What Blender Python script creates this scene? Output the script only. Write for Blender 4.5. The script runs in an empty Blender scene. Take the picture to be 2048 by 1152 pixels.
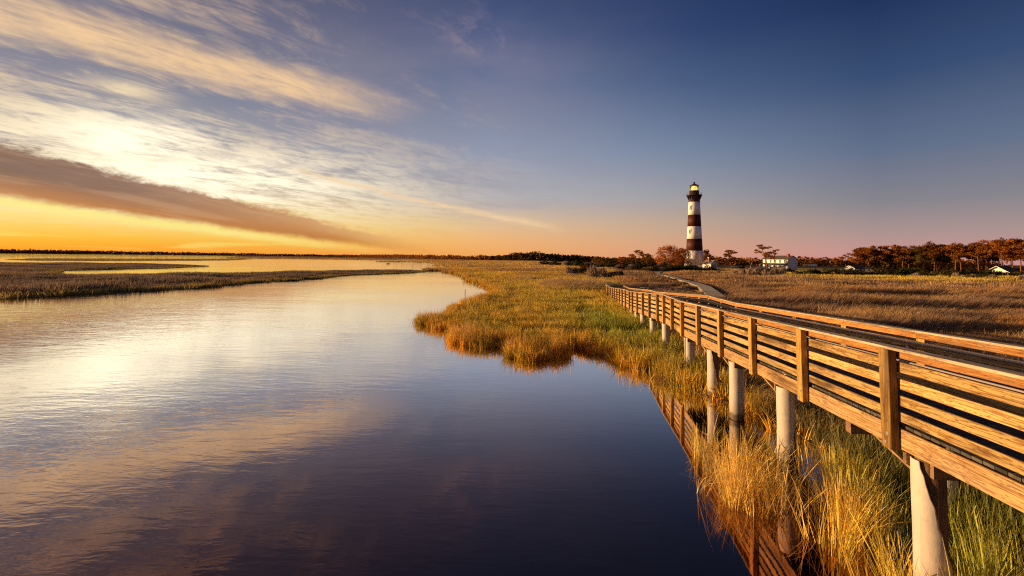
import bpy, bmesh, math, random
import numpy as np
from mathutils import Vector, Matrix
from mathutils.geometry import delaunay_2d_cdt

R = math.radians
SC = bpy.context.scene
COL = SC.collection
rng = np.random.default_rng(7)
random.seed(7)

# ------------------------------------------------------------------ camera
cam_data = bpy.data.cameras.new('camera')
cam = bpy.data.objects.new('camera', cam_data)
COL.objects.link(cam)
cam_data.sensor_width = 36.0
cam_data.lens = 16.0
cam_data.shift_y = -0.047679
cam_data.clip_start = 0.1
cam_data.clip_end = 20000
# columns of the camera matrix: right, up, back
_right = Vector((0.9999131814839146, -0.0005517893966029122, 0.013165296167496517))
_up = Vector((-0.01317685450766236, -0.041872018147082746, 0.9990360877373622))
_back = Vector((0.0, -0.9991228300988584, -0.04187565372919962))
cam.matrix_world = Matrix((
    (_right.x, _up.x, _back.x, 0.0),
    (_right.y, _up.y, _back.y, 0.0),
    (_right.z, _up.z, _back.z, 4.45),
    (0, 0, 0, 1)))
SC.camera = cam

# ------------------------------------------------------------------ render
SC.render.engine = 'CYCLES'
SC.view_settings.view_transform = 'Standard'
SC.view_settings.look = 'None'
SC.view_settings.exposure = 0.55
SC.view_settings.gamma = 1.0
SC.view_settings.use_curve_mapping = False
SC.cycles.max_bounces = 6
SC.cycles.diffuse_bounces = 3
SC.cycles.glossy_bounces = 3
SC.cycles.transmission_bounces = 3
SC.cycles.transparent_max_bounces = 6
SC.cycles.caustics_reflective = False
SC.cycles.caustics_refractive = False
SC.cycles.use_denoising = False
SC.cycles.filter_width = 1.15


def lin(r, g, b):
    def f(c):
        c = c / 255.0
        return c / 12.92 if c <= 0.04045 else ((c + 0.055) / 1.055) ** 2.4
    return (f(r), f(g), f(b), 1.0)


# ------------------------------------------------------------------ node helper
class NT:
    def __init__(self, nt):
        self.nt = nt
        nt.nodes.clear()

    def n(self, typ, **kw):
        nd = self.nt.nodes.new(typ)
        for k, v in kw.items():
            setattr(nd, k, v)
        return nd

    def link(self, a, b):
        self.nt.links.new(a, b)

    def put(self, sock, v):
        if isinstance(v, bpy.types.NodeSocket):
            self.link(v, sock)
        elif isinstance(v, (int, float)):
            try:
                sock.default_value = v
            except TypeError:
                sock.default_value = (v, v, v)
        else:
            n = len(sock.default_value)
            v = tuple(v)
            sock.default_value = v[:n] if len(v) >= n else v + (1.0,) * (n - len(v))

    def m(self, op, a, b=None, c=None, clamp=False):
        nd = self.n('ShaderNodeMath', operation=op, use_clamp=clamp)
        self.put(nd.inputs[0], a)
        if b is not None:
            self.put(nd.inputs[1], b)
        if c is not None:
            self.put(nd.inputs[2], c)
        return nd.outputs[0]

    def add(self, a, b): return self.m('ADD', a, b)
    def sub(self, a, b): return self.m('SUBTRACT', a, b)
    def mul(self, a, b): return self.m('MULTIPLY', a, b)

    def sm(self, v, a, b, lo=0.0, hi=1.0):
        """smoothstep of v between a and b (a may be above b)"""
        nd = self.n('ShaderNodeMapRange', interpolation_type='SMOOTHSTEP')
        if a > b:
            a, b, lo, hi = b, a, hi, lo
        self.put(nd.inputs[0], v)
        nd.inputs[1].default_value = a
        nd.inputs[2].default_value = b
        nd.inputs[3].default_value = lo
        nd.inputs[4].default_value = hi
        return nd.outputs[0]

    def lerp(self, v, a, b, lo=0.0, hi=1.0):
        nd = self.n('ShaderNodeMapRange', clamp=True)
        self.put(nd.inputs[0], v)
        nd.inputs[1].default_value = a
        nd.inputs[2].default_value = b
        nd.inputs[3].default_value = lo
        nd.inputs[4].default_value = hi
        return nd.outputs[0]

    def gauss(self, v, c, w):
        d = self.m('DIVIDE', self.sub(v, c), w)
        return self.m('POWER', 2.718281828, self.mul(self.mul(d, d), -1.0))

    def xyz(self, x, y, z=0.0):
        nd = self.n('ShaderNodeCombineXYZ')
        for s, v in zip(nd.inputs, (x, y, z)):
            self.put(s, v)
        return nd.outputs[0]

    def sep(self, v):
        nd = self.n('ShaderNodeSeparateXYZ')
        self.link(v, nd.inputs[0])
        return nd.outputs

    def noise(self, vec, scale=1.0, detail=4.0, rough=0.55, dist=0.0, col=False):
        nd = self.n('ShaderNodeTexNoise')
        if vec is not None:
            self.link(vec, nd.inputs['Vector'])
        nd.inputs['Scale'].default_value = scale
        nd.inputs['Detail'].default_value = detail
        nd.inputs['Roughness'].default_value = rough
        nd.inputs['Distortion'].default_value = dist
        return nd.outputs[1] if col else nd.outputs[0]

    def map(self, vec, loc=(0, 0, 0), rot=(0, 0, 0), scale=(1, 1, 1)):
        nd = self.n('ShaderNodeMapping')
        self.link(vec, nd.inputs[0])
        nd.inputs[1].default_value = loc
        nd.inputs[2].default_value = rot
        nd.inputs[3].default_value = scale
        return nd.outputs[0]

    def ramp(self, fac, stops, interp='LINEAR'):
        nd = self.n('ShaderNodeValToRGB')
        nd.color_ramp.interpolation = interp
        el = nd.color_ramp.elements
        while len(el) < len(stops):
            el.new(0.5)
        for e, (p, c) in zip(el, stops):
            e.position = p
            e.color = tuple(c) if len(c) == 4 else tuple(c) + (1.0,)
        self.link(fac, nd.inputs[0])
        return nd.outputs[0]

    def mix(self, fac, a, b, mode='MIX'):
        nd = self.n('ShaderNodeMix', data_type='RGBA', blend_type=mode)
        self.put(nd.inputs[0], fac)
        self.put(nd.inputs[6], a)
        self.put(nd.inputs[7], b)
        return nd.outputs[2]

    def bump(self, h, strength=0.3, dist=0.02):
        nd = self.n('ShaderNodeBump')
        nd.inputs['Strength'].default_value = strength
        nd.inputs['Distance'].default_value = dist
        self.link(h, nd.inputs['Height'])
        return nd.outputs[0]


# ------------------------------------------------------------------ sun and sky
SUN_AZ, SUN_EL = -74.0, 6.0          # degrees: azimuth from +Y towards +X, elevation
sdir = Vector((math.sin(R(SUN_AZ)) * math.cos(R(SUN_EL)), math.cos(R(SUN_AZ)) * math.cos(R(SUN_EL)), math.sin(R(SUN_EL))))
sun_data = bpy.data.lights.new('sun', 'SUN')
sun_data.energy = 5.0
sun_data.angle = R(0.6)
sun_data.color = (1.0, 0.63, 0.27)
sun = bpy.data.objects.new('sun', sun_data)
sun.rotation_euler = (-sdir).to_track_quat('-Z', 'Y').to_euler()
sun.location = (-60, 40, 30)
COL.objects.link(sun)

world = bpy.data.worlds.new('World')
SC.world = world
world.use_nodes = True


def build_sky():
    t = NT(world.node_tree)
    d = t.n('ShaderNodeTexCoord').outputs['Generated']
    x, y, z = t.sep(d)
    el = t.mul(t.m('ARCSINE', t.m('MINIMUM', t.m('MAXIMUM', z, -1.0), 1.0)), 57.29578)
    elp = t.m('MAXIMUM', el, 0.0)
    az = t.mul(t.m('ARCTAN2', x, y), 57.29578)
    hor = t.m('SQRT', t.add(t.mul(x, x), t.add(t.mul(y, y), 1e-6)))
    c = t.m('DIVIDE', t.add(t.mul(x, math.sin(R(-60))), t.mul(y, math.cos(R(-60)))), hor)   # centre of the glow
    f = t.m('DIVIDE', elp, 60.0)

    def rp(l):
        return t.ramp(f, [(e / 60.0, lin(*cc)) for e, cc in l])
    L = rp([(0, (255, 152, 26)), (1.3, (255, 190, 52)), (3.2, (255, 216, 96)), (4.6, (255, 218, 112)), (6, (248, 212, 146)), (10, (190, 180, 170)),
            (16, (128, 132, 148)), (24, (84, 90, 116)), (33, (58, 63, 92)), (60, (36, 48, 84))])
    M = rp([(0, (246, 168, 92)), (2, (244, 182, 118)), (4.5, (228, 192, 152)), (7.5, (192, 188, 188)), (13, (148, 163, 188)),
            (20, (96, 118, 156)), (26, (62, 85, 132)), (33, (40, 60, 106)), (60, (18, 32, 70))])
    Rr = rp([(0, (204, 146, 146)), (1, (202, 150, 148)), (3, (174, 148, 146)), (6, (136, 132, 142)), (11, (98, 112, 140)),
             (18, (54, 76, 116)), (25, (26, 46, 90)), (35, (16, 30, 66)), (60, (11, 22, 52))])
    col = t.mix(t.lerp(c, -0.15, 0.53), Rr, M)
    col = t.mix(t.lerp(c, 0.53, 0.97), col, L)

    # cloud sheet seen from below: flat layer coordinates, streaks run along (0.6, 0.8)
    zz = t.add(t.m('MAXIMUM', z, 0.0), 0.05)
    px, py = t.m('DIVIDE', x, zz), t.m('DIVIDE', y, zz)
    s = t.add(t.mul(px, 0.62), t.mul(py, 0.785))
    u = t.sub(t.mul(py, 0.62), t.mul(px, 0.785))
    n1 = t.noise(t.xyz(t.mul(s, 0.6), t.mul(u, 1.15), 0.0), 1.0, 6, 0.62, 1.1)
    n2 = t.noise(t.xyz(t.mul(s, 2.8), t.mul(u, 7.0), 3.7), 1.0, 7, 0.68, 1.1)
    n4 = t.noise(t.xyz(t.mul(px, 6.0), t.mul(py, 3.2), 1.3), 1.0, 5, 0.65, 0.6)
    n3 = t.noise(t.xyz(t.mul(px, 0.9), t.mul(py, 0.9), 9.1), 1.0, 5, 0.6, 0.4)
    nn = t.add(t.add(t.mul(n1, 0.46), t.mul(n2, 0.30)), t.mul(n4, 0.24))
    # veil of cirrus, thick towards the sun, gone towards the east
    amt = t.mul(t.sm(az, 8.0, -46.0), t.sm(az, -150.0, -110.0))
    lowb = t.mul(t.sm(el, 16.0, 8.0), 0.105)
    den = t.mul(t.sm(t.add(t.add(nn, t.mul(amt, 0.06)), lowb), 0.51, 0.69), t.mul(amt, t.sm(el, 1.0, 5.5)))
    veil = t.mul(t.mul(t.sm(az, 26.0, -12.0), t.sm(az, -150.0, -110.0)), t.mul(t.sm(el, 36.0, 20.0), t.sm(el, 3.0, 8.0)))
    col = t.mix(t.mul(veil, t.add(0.22, t.mul(t.sm(n3, 0.3, 0.7), 0.38))), col, lin(150, 140, 154))
    cream = t.ramp(f, [(0, lin(255, 226, 160)), (6 / 60, lin(255, 238, 196)), (10 / 60, lin(255, 232, 192)),
                       (16 / 60, lin(238, 208, 168)), (28 / 60, lin(214, 180, 148)), (1, lin(150, 130, 125))])
    col = t.mix(t.mul(den, 0.88), col, cream)
    # bright glow of thin cloud above the bank
    gl = t.m('MAXIMUM', t.mul(t.mul(t.gauss(az, -34.0, 15.0), t.gauss(el, 8.0, 3.0)), 0.9), t.mul(t.gauss(az, -39.5, 6.5), t.gauss(el, 10.6, 2.4)))
    col = t.mix(t.mul(t.mul(gl, t.sm(nn, 0.36, 0.58)), 0.97), col, (1.45, 1.32, 1.0, 1))
    # the broad diagonal plume
    dl = t.add(t.mul(t.add(px, 1.80), -0.661), t.mul(t.sub(py, 1.62), 0.751))
    al = t.add(t.mul(t.add(px, 1.80), 0.751), t.mul(t.sub(py, 1.62), 0.661))
    dl = t.add(dl, t.mul(t.sub(n3, 0.5), 0.35))
    plume = t.mul(t.mul(t.sm(dl, -0.26, 0.0), t.sm(dl, 0.42, 0.08)), t.mul(t.sm(al, 1.75, 0.9), t.sm(al, -9.0, -5.0)))
    col = t.mix(t.mul(plume, t.sm(nn, 0.32, 0.60, 0.2, 0.96)), col, lin(250, 208, 158))
    # small lit puff and the far faint wisp
    pf = t.mul(t.gauss(t.add(az, t.mul(t.sub(n2, 0.5), 6.0)), -41.0, 2.6), t.gauss(t.add(el, t.mul(t.sub(n2, 0.5), 2.5)), 15.3, 0.75))
    col = t.mix(t.mul(pf, 0.8), col, lin(255, 228, 184))
    pf2 = t.mul(t.gauss(t.add(az, t.mul(t.sub(n2, 0.5), 9.0)), -5.0, 3.5), t.gauss(t.add(el, t.mul(t.sub(n3, 0.5), 7.0)), 26.0, 1.8))
    col = t.mix(t.mul(t.mul(pf2, t.sm(n4, 0.42, 0.66)), 0.55), col, lin(182, 158, 160))
    # thin trailing line over the middle
    ctr = t.add(9.5, t.add(t.mul(t.add(az, 25.0), -0.185), t.mul(t.sub(n3, 0.5), 1.6)))
    ln = t.mul(t.gauss(el, ctr, t.add(0.28, t.mul(t.sm(az, -8.0, 4.0), 0.22))), t.mul(t.sm(az, -30.0, -20.0), t.sm(az, 8.0, 1.0)))
    col = t.mix(t.mul(ln, t.sm(n2, 0.3, 0.6, 0.25, 0.85)), col, lin(250, 214, 168))
    # long dark bank of cloud
    wob = t.add(t.mul(t.sub(t.noise(t.xyz(t.mul(az, 0.16), t.mul(el, 0.35), 2.0), 1.0, 6, 0.66, 0.8), 0.5), 2.6),
                t.mul(t.sub(t.noise(t.xyz(t.mul(az, 0.9), t.mul(el, 1.6), 7.0), 1.0, 5, 0.65, 0.5), 0.5), 1.1))
    e2 = t.add(el, wob)
    up = t.add(9.15, t.mul(t.add(az, 48.3), -0.196))
    lo = t.add(4.55, t.mul(t.add(az, 48.3), -0.112))
    au = t.sub(e2, up)
    bl = t.sub(t.add(el, t.mul(wob, 0.35)), lo)
    bank = t.mul(t.mul(t.sm(au, 0.30, -0.55), t.sm(bl, -0.35, 0.5)), t.mul(t.sm(az, -8.0, -24.0), t.sm(az, -130.0, -95.0)))
    lb0 = t.noise(t.xyz(t.mul(az, 0.10), t.mul(t.add(el, t.mul(az, 0.17)), 1.1), 12.0), 1.0, 5, 0.6, 0.4)
    bcol = t.ramp(t.lerp(az, -52.0, -12.0), [(0, lin(108, 74, 68)), (0.3, lin(134, 92, 78)), (0.55, lin(184, 130, 92)), (0.8, lin(228, 168, 110)), (1, lin(246, 190, 124))])
    bcol = t.mix(t.sm(bl, 2.4, 0.0), bcol, lin(190, 114, 56))
    bcol = t.mix(t.mul(t.sm(lb0, 0.46, 0.66), 0.35), bcol, lin(210, 160, 120))
    col = t.mix(t.mul(bank, 0.94), col, bcol)
    rim = t.mul(t.gauss(bl, -0.40, 0.42), t.mul(t.sm(az, -12.0, -34.0), t.sm(az, -130.0, -95.0)))
    col = t.mix(t.mul(rim, 0.85), col, lin(255, 238, 140))
    # low thin bars of cloud near the horizon
    lb = t.noise(t.xyz(t.mul(az, 0.07), t.mul(el, 1.5), 5.0), 1.0, 5, 0.6, 0.5)
    lbm = t.mul(t.mul(t.sm(lb, 0.50, 0.66), t.sm(bl, 0.0, -0.8)), t.mul(t.sm(el, 0.1, 0.9), t.sm(c, 0.45, 0.85)))
    col = t.mix(t.mul(lbm, 0.6), col, lin(255, 226, 116))

    sky = t.n('ShaderNodeTexSky', sky_type='NISHITA')
    sky.sun_disc = False
    sky.sun_elevation = R(SUN_EL)
    sky.sun_rotation = R(SUN_AZ)
    bg1 = t.n('ShaderNodeBackground')
    t.link(sky.outputs[0], bg1.inputs[0])
    bg1.inputs[1].default_value = 0.004
    bg2 = t.n('ShaderNodeBackground')
    t.link(col, bg2.inputs[0])
    bg2.inputs[1].default_value = 0.64
    ad = t.n('ShaderNodeAddShader')
    t.link(bg1.outputs[0], ad.inputs[0])
    t.link(bg2.outputs[0], ad.inputs[1])
    o = t.n('ShaderNodeOutputWorld')
    t.link(ad.outputs[0], o.inputs[0])


build_sky()


# ------------------------------------------------------------------ object helpers
def tag(o, label=None, cat=None, group=None, kind=None):
    if label: o['label'] = label
    if cat: o['category'] = cat
    if group: o['group'] = group
    if kind: o['kind'] = kind
    return o


def empty(name, loc=(0, 0, 0), rz=0.0, scale=1.0):
    o = bpy.data.objects.new(name, None)
    o.empty_display_size = 0.3
    o.location = loc
    o.rotation_euler = (0, 0, rz)
    o.scale = (scale, scale, scale) if isinstance(scale, (int, float)) else scale
    COL.objects.link(o)
    return o


def link(name, me, parent=None, m=None):
    o = bpy.data.objects.new(name, me)
    if parent is not None:
        o.parent = parent
    if m is not None and not me.materials:
        me.materials.append(m)
    COL.objects.link(o)
    return o


class MB:
    """collects shapes; build() links them as one mesh object"""
    def __init__(self):
        self.v, self.f = [], []

    def face(self, pts):
        b = len(self.v)
        self.v += [tuple(p) for p in pts]
        self.f.append(tuple(range(b, b + len(pts))))

    def box(self, a, b, mat=None):
        x0, y0, z0 = a
        x1, y1, z1 = b
        p = [(x0, y0, z0), (x1, y0, z0), (x1, y1, z0), (x0, y1, z0), (x0, y0, z1), (x1, y0, z1), (x1, y1, z1), (x0, y1, z1)]
        if mat is not None:
            p = [tuple(mat @ Vector(q)) for q in p]
        k = len(self.v)
        self.v += p
        for q in ((0, 3, 2, 1), (4, 5, 6, 7), (0, 1, 5, 4), (1, 2, 6, 5), (2, 3, 7, 6), (3, 0, 4, 7)):
            self.f.append(tuple(k + i for i in q))

    def tube(self, path, radii, seg=8, cap=True):
        """tapered tube along a list of points"""
        path = [Vector(p) for p in path]
        rings = []
        n = len(path)
        for i, p in enumerate(path):
            t = (path[min(i + 1, n - 1)] - path[max(i - 1, 0)]).normalized()
            ref = Vector((0, 0, 1)) if abs(t.z) < 0.9 else Vector((1, 0, 0))
            a = t.cross(ref).normalized()
            b = t.cross(a)
            r = radii[i] if hasattr(radii, '__len__') else radii
            k = len(self.v)
            for j in range(seg):
                th = 2 * math.pi * j / seg
                self.v.append(tuple(p + a * (math.cos(th) * r) + b * (math.sin(th) * r)))
            rings.append(k)
        for i in range(n - 1):
            for j in range(seg):
                j2 = (j + 1) % seg
                self.f.append((rings[i] + j, rings[i] + j2, rings[i + 1] + j2, rings[i + 1] + j))
        if cap:
            self.f.append(tuple(rings[0] + j for j in reversed(range(seg))))
            self.f.append(tuple(rings[-1] + j for j in range(seg)))

    def lathe(self, prof, seg=40, c=(0, 0)):
        """prof: list of (r, z) from bottom to top"""
        k = len(self.v)
        for r, z in prof:
            for j in range(seg):
                th = 2 * math.pi * j / seg
                self.v.append((c[0] + r * math.cos(th), c[1] + r * math.sin(th), z))
        for i in range(len(prof) - 1):
            for j in range(seg):
                j2 = (j + 1) % seg
                self.f.append((k + i * seg + j, k + i * seg + j2, k + (i + 1) * seg + j2, k + (i + 1) * seg + j))
        self.f.append(tuple(k + j for j in reversed(range(seg))))
        e = k + (len(prof) - 1) * seg
        self.f.append(tuple(e + j for j in range(seg)))

    def mesh(self, name, m=None, smooth=False):
        me = bpy.data.meshes.new(name)
        me.from_pydata(self.v, [], self.f)
        me.update()
        if smooth:
            me.polygons.foreach_set('use_smooth', [True] * len(me.polygons))
        if m is not None:
            me.materials.append(m)
        return me

    def build(self, name, m=None, parent=None, smooth=False):
        return link(name, self.mesh(name, m, smooth), parent)


def np_mesh(name, verts, faces, m=None, attrs=None):
    """fast mesh from arrays; faces (n, k)"""
    verts = np.asarray(verts, dtype=np.float32)
    faces = np.asarray(faces, dtype=np.int32)
    me = bpy.data.meshes.new(name)
    k = faces.shape[1]
    me.vertices.add(len(verts))
    me.vertices.foreach_set('co', verts.ravel())
    me.loops.add(faces.size)
    me.loops.foreach_set('vertex_index', faces.ravel())
    me.polygons.add(len(faces))
    me.polygons.foreach_set('loop_start', np.arange(0, faces.size, k, dtype=np.int32))
    me.update(calc_edges=True)
    if attrs:
        for an, (ty, dat) in attrs.items():
            a = me.attributes.new(an, ty, 'POINT')
            key = {'FLOAT': 'value', 'INT': 'value', 'FLOAT_VECTOR': 'vector', 'FLOAT_COLOR': 'color'}[ty]
            a.data.foreach_set(key, np.asarray(dat, dtype=np.int32 if ty == 'INT' else np.float32).ravel())
    if m is not None:
        me.materials.append(m)
    return me


# ------------------------------------------------------------------ materials
def material(name):
    m = bpy.data.materials.new(name)
    m.use_nodes = True
    return m, NT(m.node_tree)


def finish(t, base, rough=0.7, normal=None, spec=0.3, metal=0.0, emit=None, estr=0.0):
    b = t.n('ShaderNodeBsdfPrincipled')
    t.put(b.inputs['Base Color'], base)
    t.put(b.inputs['Roughness'], rough)
    b.inputs['Specular IOR Level'].default_value = spec
    b.inputs['Metallic'].default_value = metal
    if normal is not None:
        t.link(normal, b.inputs['Normal'])
    if emit is not None:
        t.put(b.inputs['Emission Color'], emit)
        b.inputs['Emission Strength'].default_value = estr
    o = t.n('ShaderNodeOutputMaterial')
    t.link(b.outputs[0], o.inputs[0])
    return b


def plain(name, c, rough=0.7, var=0.25, scale=2.0, spec=0.3, metal=0.0, bump=0.0, coord='Object'):
    m, t = material(name)
    tc = t.n('ShaderNodeTexCoord').outputs[coord]
    n = t.noise(tc, scale, 5, 0.6)
    base = t.mix(n, tuple(v * (1 - var) for v in c), tuple(min(1, v * (1 + var)) for v in c))
    nm = t.bump(t.noise(tc, scale * 6, 4, 0.6), 0.5, bump) if bump else None
    finish(t, base, rough, nm, spec, metal)
    return m


def wood(name, pale, mid, dark, along=0, knots=0.6):
    """sawn pine: grain runs along the piece's own X (or Z) axis"""
    m, t = material(name)
    tc = t.n('ShaderNodeTexCoord').outputs['Object']
    rnd = t.n('ShaderNodeObjectInfo').outputs['Random']
    off = t.xyz(t.mul(rnd, 37.0), t.mul(rnd, 91.0), t.mul(rnd, 53.0))
    ad = t.n('ShaderNodeVectorMath', operation='ADD')
    t.link(tc, ad.inputs[0])
    t.link(off, ad.inputs[1])
    p = ad.outputs[0]
    sc = (0.55, 9.0, 9.0) if along == 0 else (9.0, 9.0, 0.55)
    g = t.noise(t.map(p, scale=sc), 1.0, 4, 0.55, 1.3)
    ring = t.m('FRACT', t.mul(g, 6.5))
    ring = t.m('ABSOLUTE', t.sub(ring, 0.5))
    fine = t.noise(t.map(p, scale=(2.0, 130.0, 130.0) if along == 0 else (130.0, 130.0, 2.0)), 1.0, 3, 0.6)
    tone = t.noise(t.map(p, scale=(0.5, 3.0, 3.0) if along == 0 else (3.0, 3.0, 0.5)), 1.0, 4, 0.6)
    c = t.mix(t.sm(ring, 0.04, 0.34), mid, pale)
    c = t.mix(t.sm(fine, 0.52, 0.68, 0.0, 0.85), c, dark)
    c = t.mix(t.sm(tone, 0.52, 0.72, 0.0, 0.8), c, dark)
    vo = t.n('ShaderNodeTexVoronoi')
    t.link(t.map(p, scale=(2.0, 8.0, 8.0) if along == 0 else (8.0, 8.0, 2.0)), vo.inputs['Vector'])
    kn = t.mul(t.sm(vo.outputs['Distance'], 0.34, 0.12), knots)
    c = t.mix(kn, c, tuple(v * 0.35 for v in dark))
    grey = t.noise(t.map(p, scale=(0.8, 2.0, 2.0) if along == 0 else (2.0, 2.0, 0.8)), 1.0, 3, 0.6)
    r2_ = t.m('FRACT', t.mul(rnd, 7.31))
    c = t.mix(t.mul(t.sm(grey, 0.42, 0.66), t.add(0.1, t.mul(r2_, 0.4))), c, (0.34, 0.26, 0.19))
    v2 = t.add(0.68, t.mul(rnd, 0.52))
    c = t.mix(1.0, c, t.xyz(v2, v2, v2), 'MULTIPLY')
    h = t.add(t.mul(fine, 0.6), t.mul(ring, 0.6))
    finish(t, c, 0.75, t.bump(h, 0.45, 0.004), 0.25)
    return m


M = {}
M['rail'] = wood('rail_pine', (0.70, 0.45, 0.17), (0.36, 0.18, 0.05), (0.06, 0.024, 0.01))
M['rail_top'] = wood('rail_pine_shaded', (0.50, 0.23, 0.06), (0.34, 0.135, 0.033), (0.10, 0.036, 0.014))  # darker orange copy; shade under the cap rail is put into the colour
M['rim'] = wood('rim_pine', (0.62, 0.38, 0.17), (0.35, 0.18, 0.075), (0.075, 0.03, 0.014))
M['post'] = wood('post_pine', (0.54, 0.31, 0.08), (0.33, 0.165, 0.04), (0.075, 0.032, 0.014), along=2)
M['cap'] = wood('cap_grey', (0.56, 0.45, 0.32), (0.42, 0.32, 0.21), (0.16, 0.11, 0.075))
M['deck'] = wood('deck_grey', (0.08, 0.07, 0.064), (0.055, 0.048, 0.044), (0.025, 0.02, 0.018))
M['path'] = wood('path_boards', (0.74, 0.64, 0.46), (0.64, 0.54, 0.37), (0.40, 0.31, 0.20))
M['beam'] = wood('beam_timber', (0.30, 0.18, 0.09), (0.20, 0.11, 0.055), (0.07, 0.035, 0.02))
M['pile'] = wood('pile_timber', (0.20, 0.10, 0.05), (0.13, 0.06, 0.03), (0.05, 0.022, 0.012), along=2)
M['pipe'] = plain('handrail_steel', (0.55, 0.46, 0.43), 0.45, 0.15, 9.0, 0.5, 0.15)
M['bolt'] = plain('bolt_steel', (0.55, 0.52, 0.48), 0.4, 0.1, 30.0, 0.5, 0.7)


def sleeve_mat():
    m, t = material('pile_sleeve')
    tc = t.n('ShaderNodeTexCoord').outputs['Object']
    n = t.noise(t.map(tc, scale=(2, 2, 0.8)), 3.0, 5, 0.6)
    c = t.mix(n, (0.50, 0.42, 0.38), (0.66, 0.58, 0.54))
    z = t.sep(tc)[2]
    low = t.sm(t.add(z, t.mul(t.sub(n, 0.5), 0.5)), 0.62, 0.10)
    c = t.mix(t.mul(low, 0.55), c, (0.24, 0.17, 0.09))
    tide = t.sm(t.add(z, t.mul(t.sub(n, 0.5), 0.16)), 0.24, 0.12)
    c = t.mix(t.mul(tide, 0.85), c, (0.075, 0.05, 0.03))
    blot = t.noise(tc, 5.0, 5, 0.7)
    c = t.mix(t.sm(blot, 0.56, 0.74, 0, 0.45), c, (0.40, 0.30, 0.24))
    streak = t.noise(t.map(tc, scale=(22, 22, 0.7)), 1.0, 3, 0.6)
    c = t.mix(t.sm(streak, 0.55, 0.72, 0, 0.5), c, (0.30, 0.22, 0.17))
    finish(t, c, 0.5, t.bump(n, 0.4, 0.02), 0.35)
    return m


M['sleeve'] = sleeve_mat()


def water_mat(name, scale=1.0):
    m, t = material(name)
    p = t.n('ShaderNodeNewGeometry').outputs['Position']
    calm = t.noise(t.map(p, scale=(0.05, 0.09, 1)), 1.0, 3, 0.5)
    r1 = t.noise(t.map(p, rot=(0, 0, R(14)), scale=(1.1, 3.4, 1)), 1.0, 3, 0.55, 0.5)
    r2 = t.noise(t.map(p, rot=(0, 0, R(-10)), scale=(4.5, 9.0, 1)), 1.0, 2, 0.5, 0.3)
    r3 = t.noise(t.map(p, rot=(0, 0, R(20)), scale=(0.25, 0.6, 1)), 1.0, 2, 0.5, 0.2)
    h = t.add(t.add(t.mul(r1, 0.0058), t.mul(r2, 0.0012)), t.mul(r3, 0.010))
    xx = t.sep(p)[0]
    open_ = t.add(t.sm(t.add(xx, t.mul(calm, 6.0)), 6.5, -5.0, 0.16, 1.0), t.add(t.sm(xx, -3.0, -14.0, 0.0, 0.6), t.sm(t.sep(p)[1], 110.0, 240.0, 0.0, 3.5)))   # sheltered beside the ramp, breezier in the open
    h = t.mul(h, t.mul(t.sm(calm, 0.36, 0.64, 0.5, 1.15), open_))
    nm = t.bump(h, 1.0, scale)
    body = t.n('ShaderNodeBsdfDiffuse')
    body.inputs[0].default_value = (0.020, 0.013, 0.011, 1)
    gl = t.n('ShaderNodeBsdfGlossy')
    gl.inputs['Color'].default_value = (1.0, 0.92, 0.86, 1)
    gl.inputs['Roughness'].default_value = 0.03
    t.link(nm, gl.inputs['Normal'])
    # tea brown water: mirror like at a grazing view, darker and browner seen from above
    fr = t.n('ShaderNodeFresnel')
    fr.inputs['IOR'].default_value = 1.33
    t.link(nm, fr.inputs['Normal'])
    t.link(t.mix(t.sm(fr.outputs[0], 0.03, 0.27), (0.29, 0.155, 0.115, 1), (1.0, 0.975, 0.93, 1)), gl.inputs['Color'])
    mx = t.n('ShaderNodeMixShader')
    mx.inputs[0].default_value = 0.96
    t.link(body.outputs[0], mx.inputs[1])
    t.link(gl.outputs[0], mx.inputs[2])
    o = t.n('ShaderNodeOutputMaterial')
    t.link(mx.outputs[0], o.inputs[0])
    return m


M['water'] = water_mat('water')


def ground_mat():
    m, t = material('marsh_ground')
    p = t.n('ShaderNodeNewGeometry').outputs['Position']
    n = t.noise(p, 0.06, 5, 0.6)
    n2 = t.noise(p, 1.3, 5, 0.6)
    c = t.mix(t.sm(n, 0.38, 0.62), (0.12, 0.075, 0.03), (0.20, 0.125, 0.055))
    c = t.mix(t.sm(n2, 0.35, 0.7), (0.045, 0.03, 0.018), c)
    finish(t, c, 0.9, t.bump(n2, 0.6, 0.05), 0.1)
    return m


M['ground'] = ground_mat()
M['lawn'] = plain('lawn_grass', (0.42, 0.33, 0.10), 0.9, 0.3, 0.4, 0.1, coord='Object')
M['green_lawn'] = plain('green_lawn', (0.12, 0.16, 0.05), 0.9, 0.3, 0.4, 0.1, coord='Object')

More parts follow.
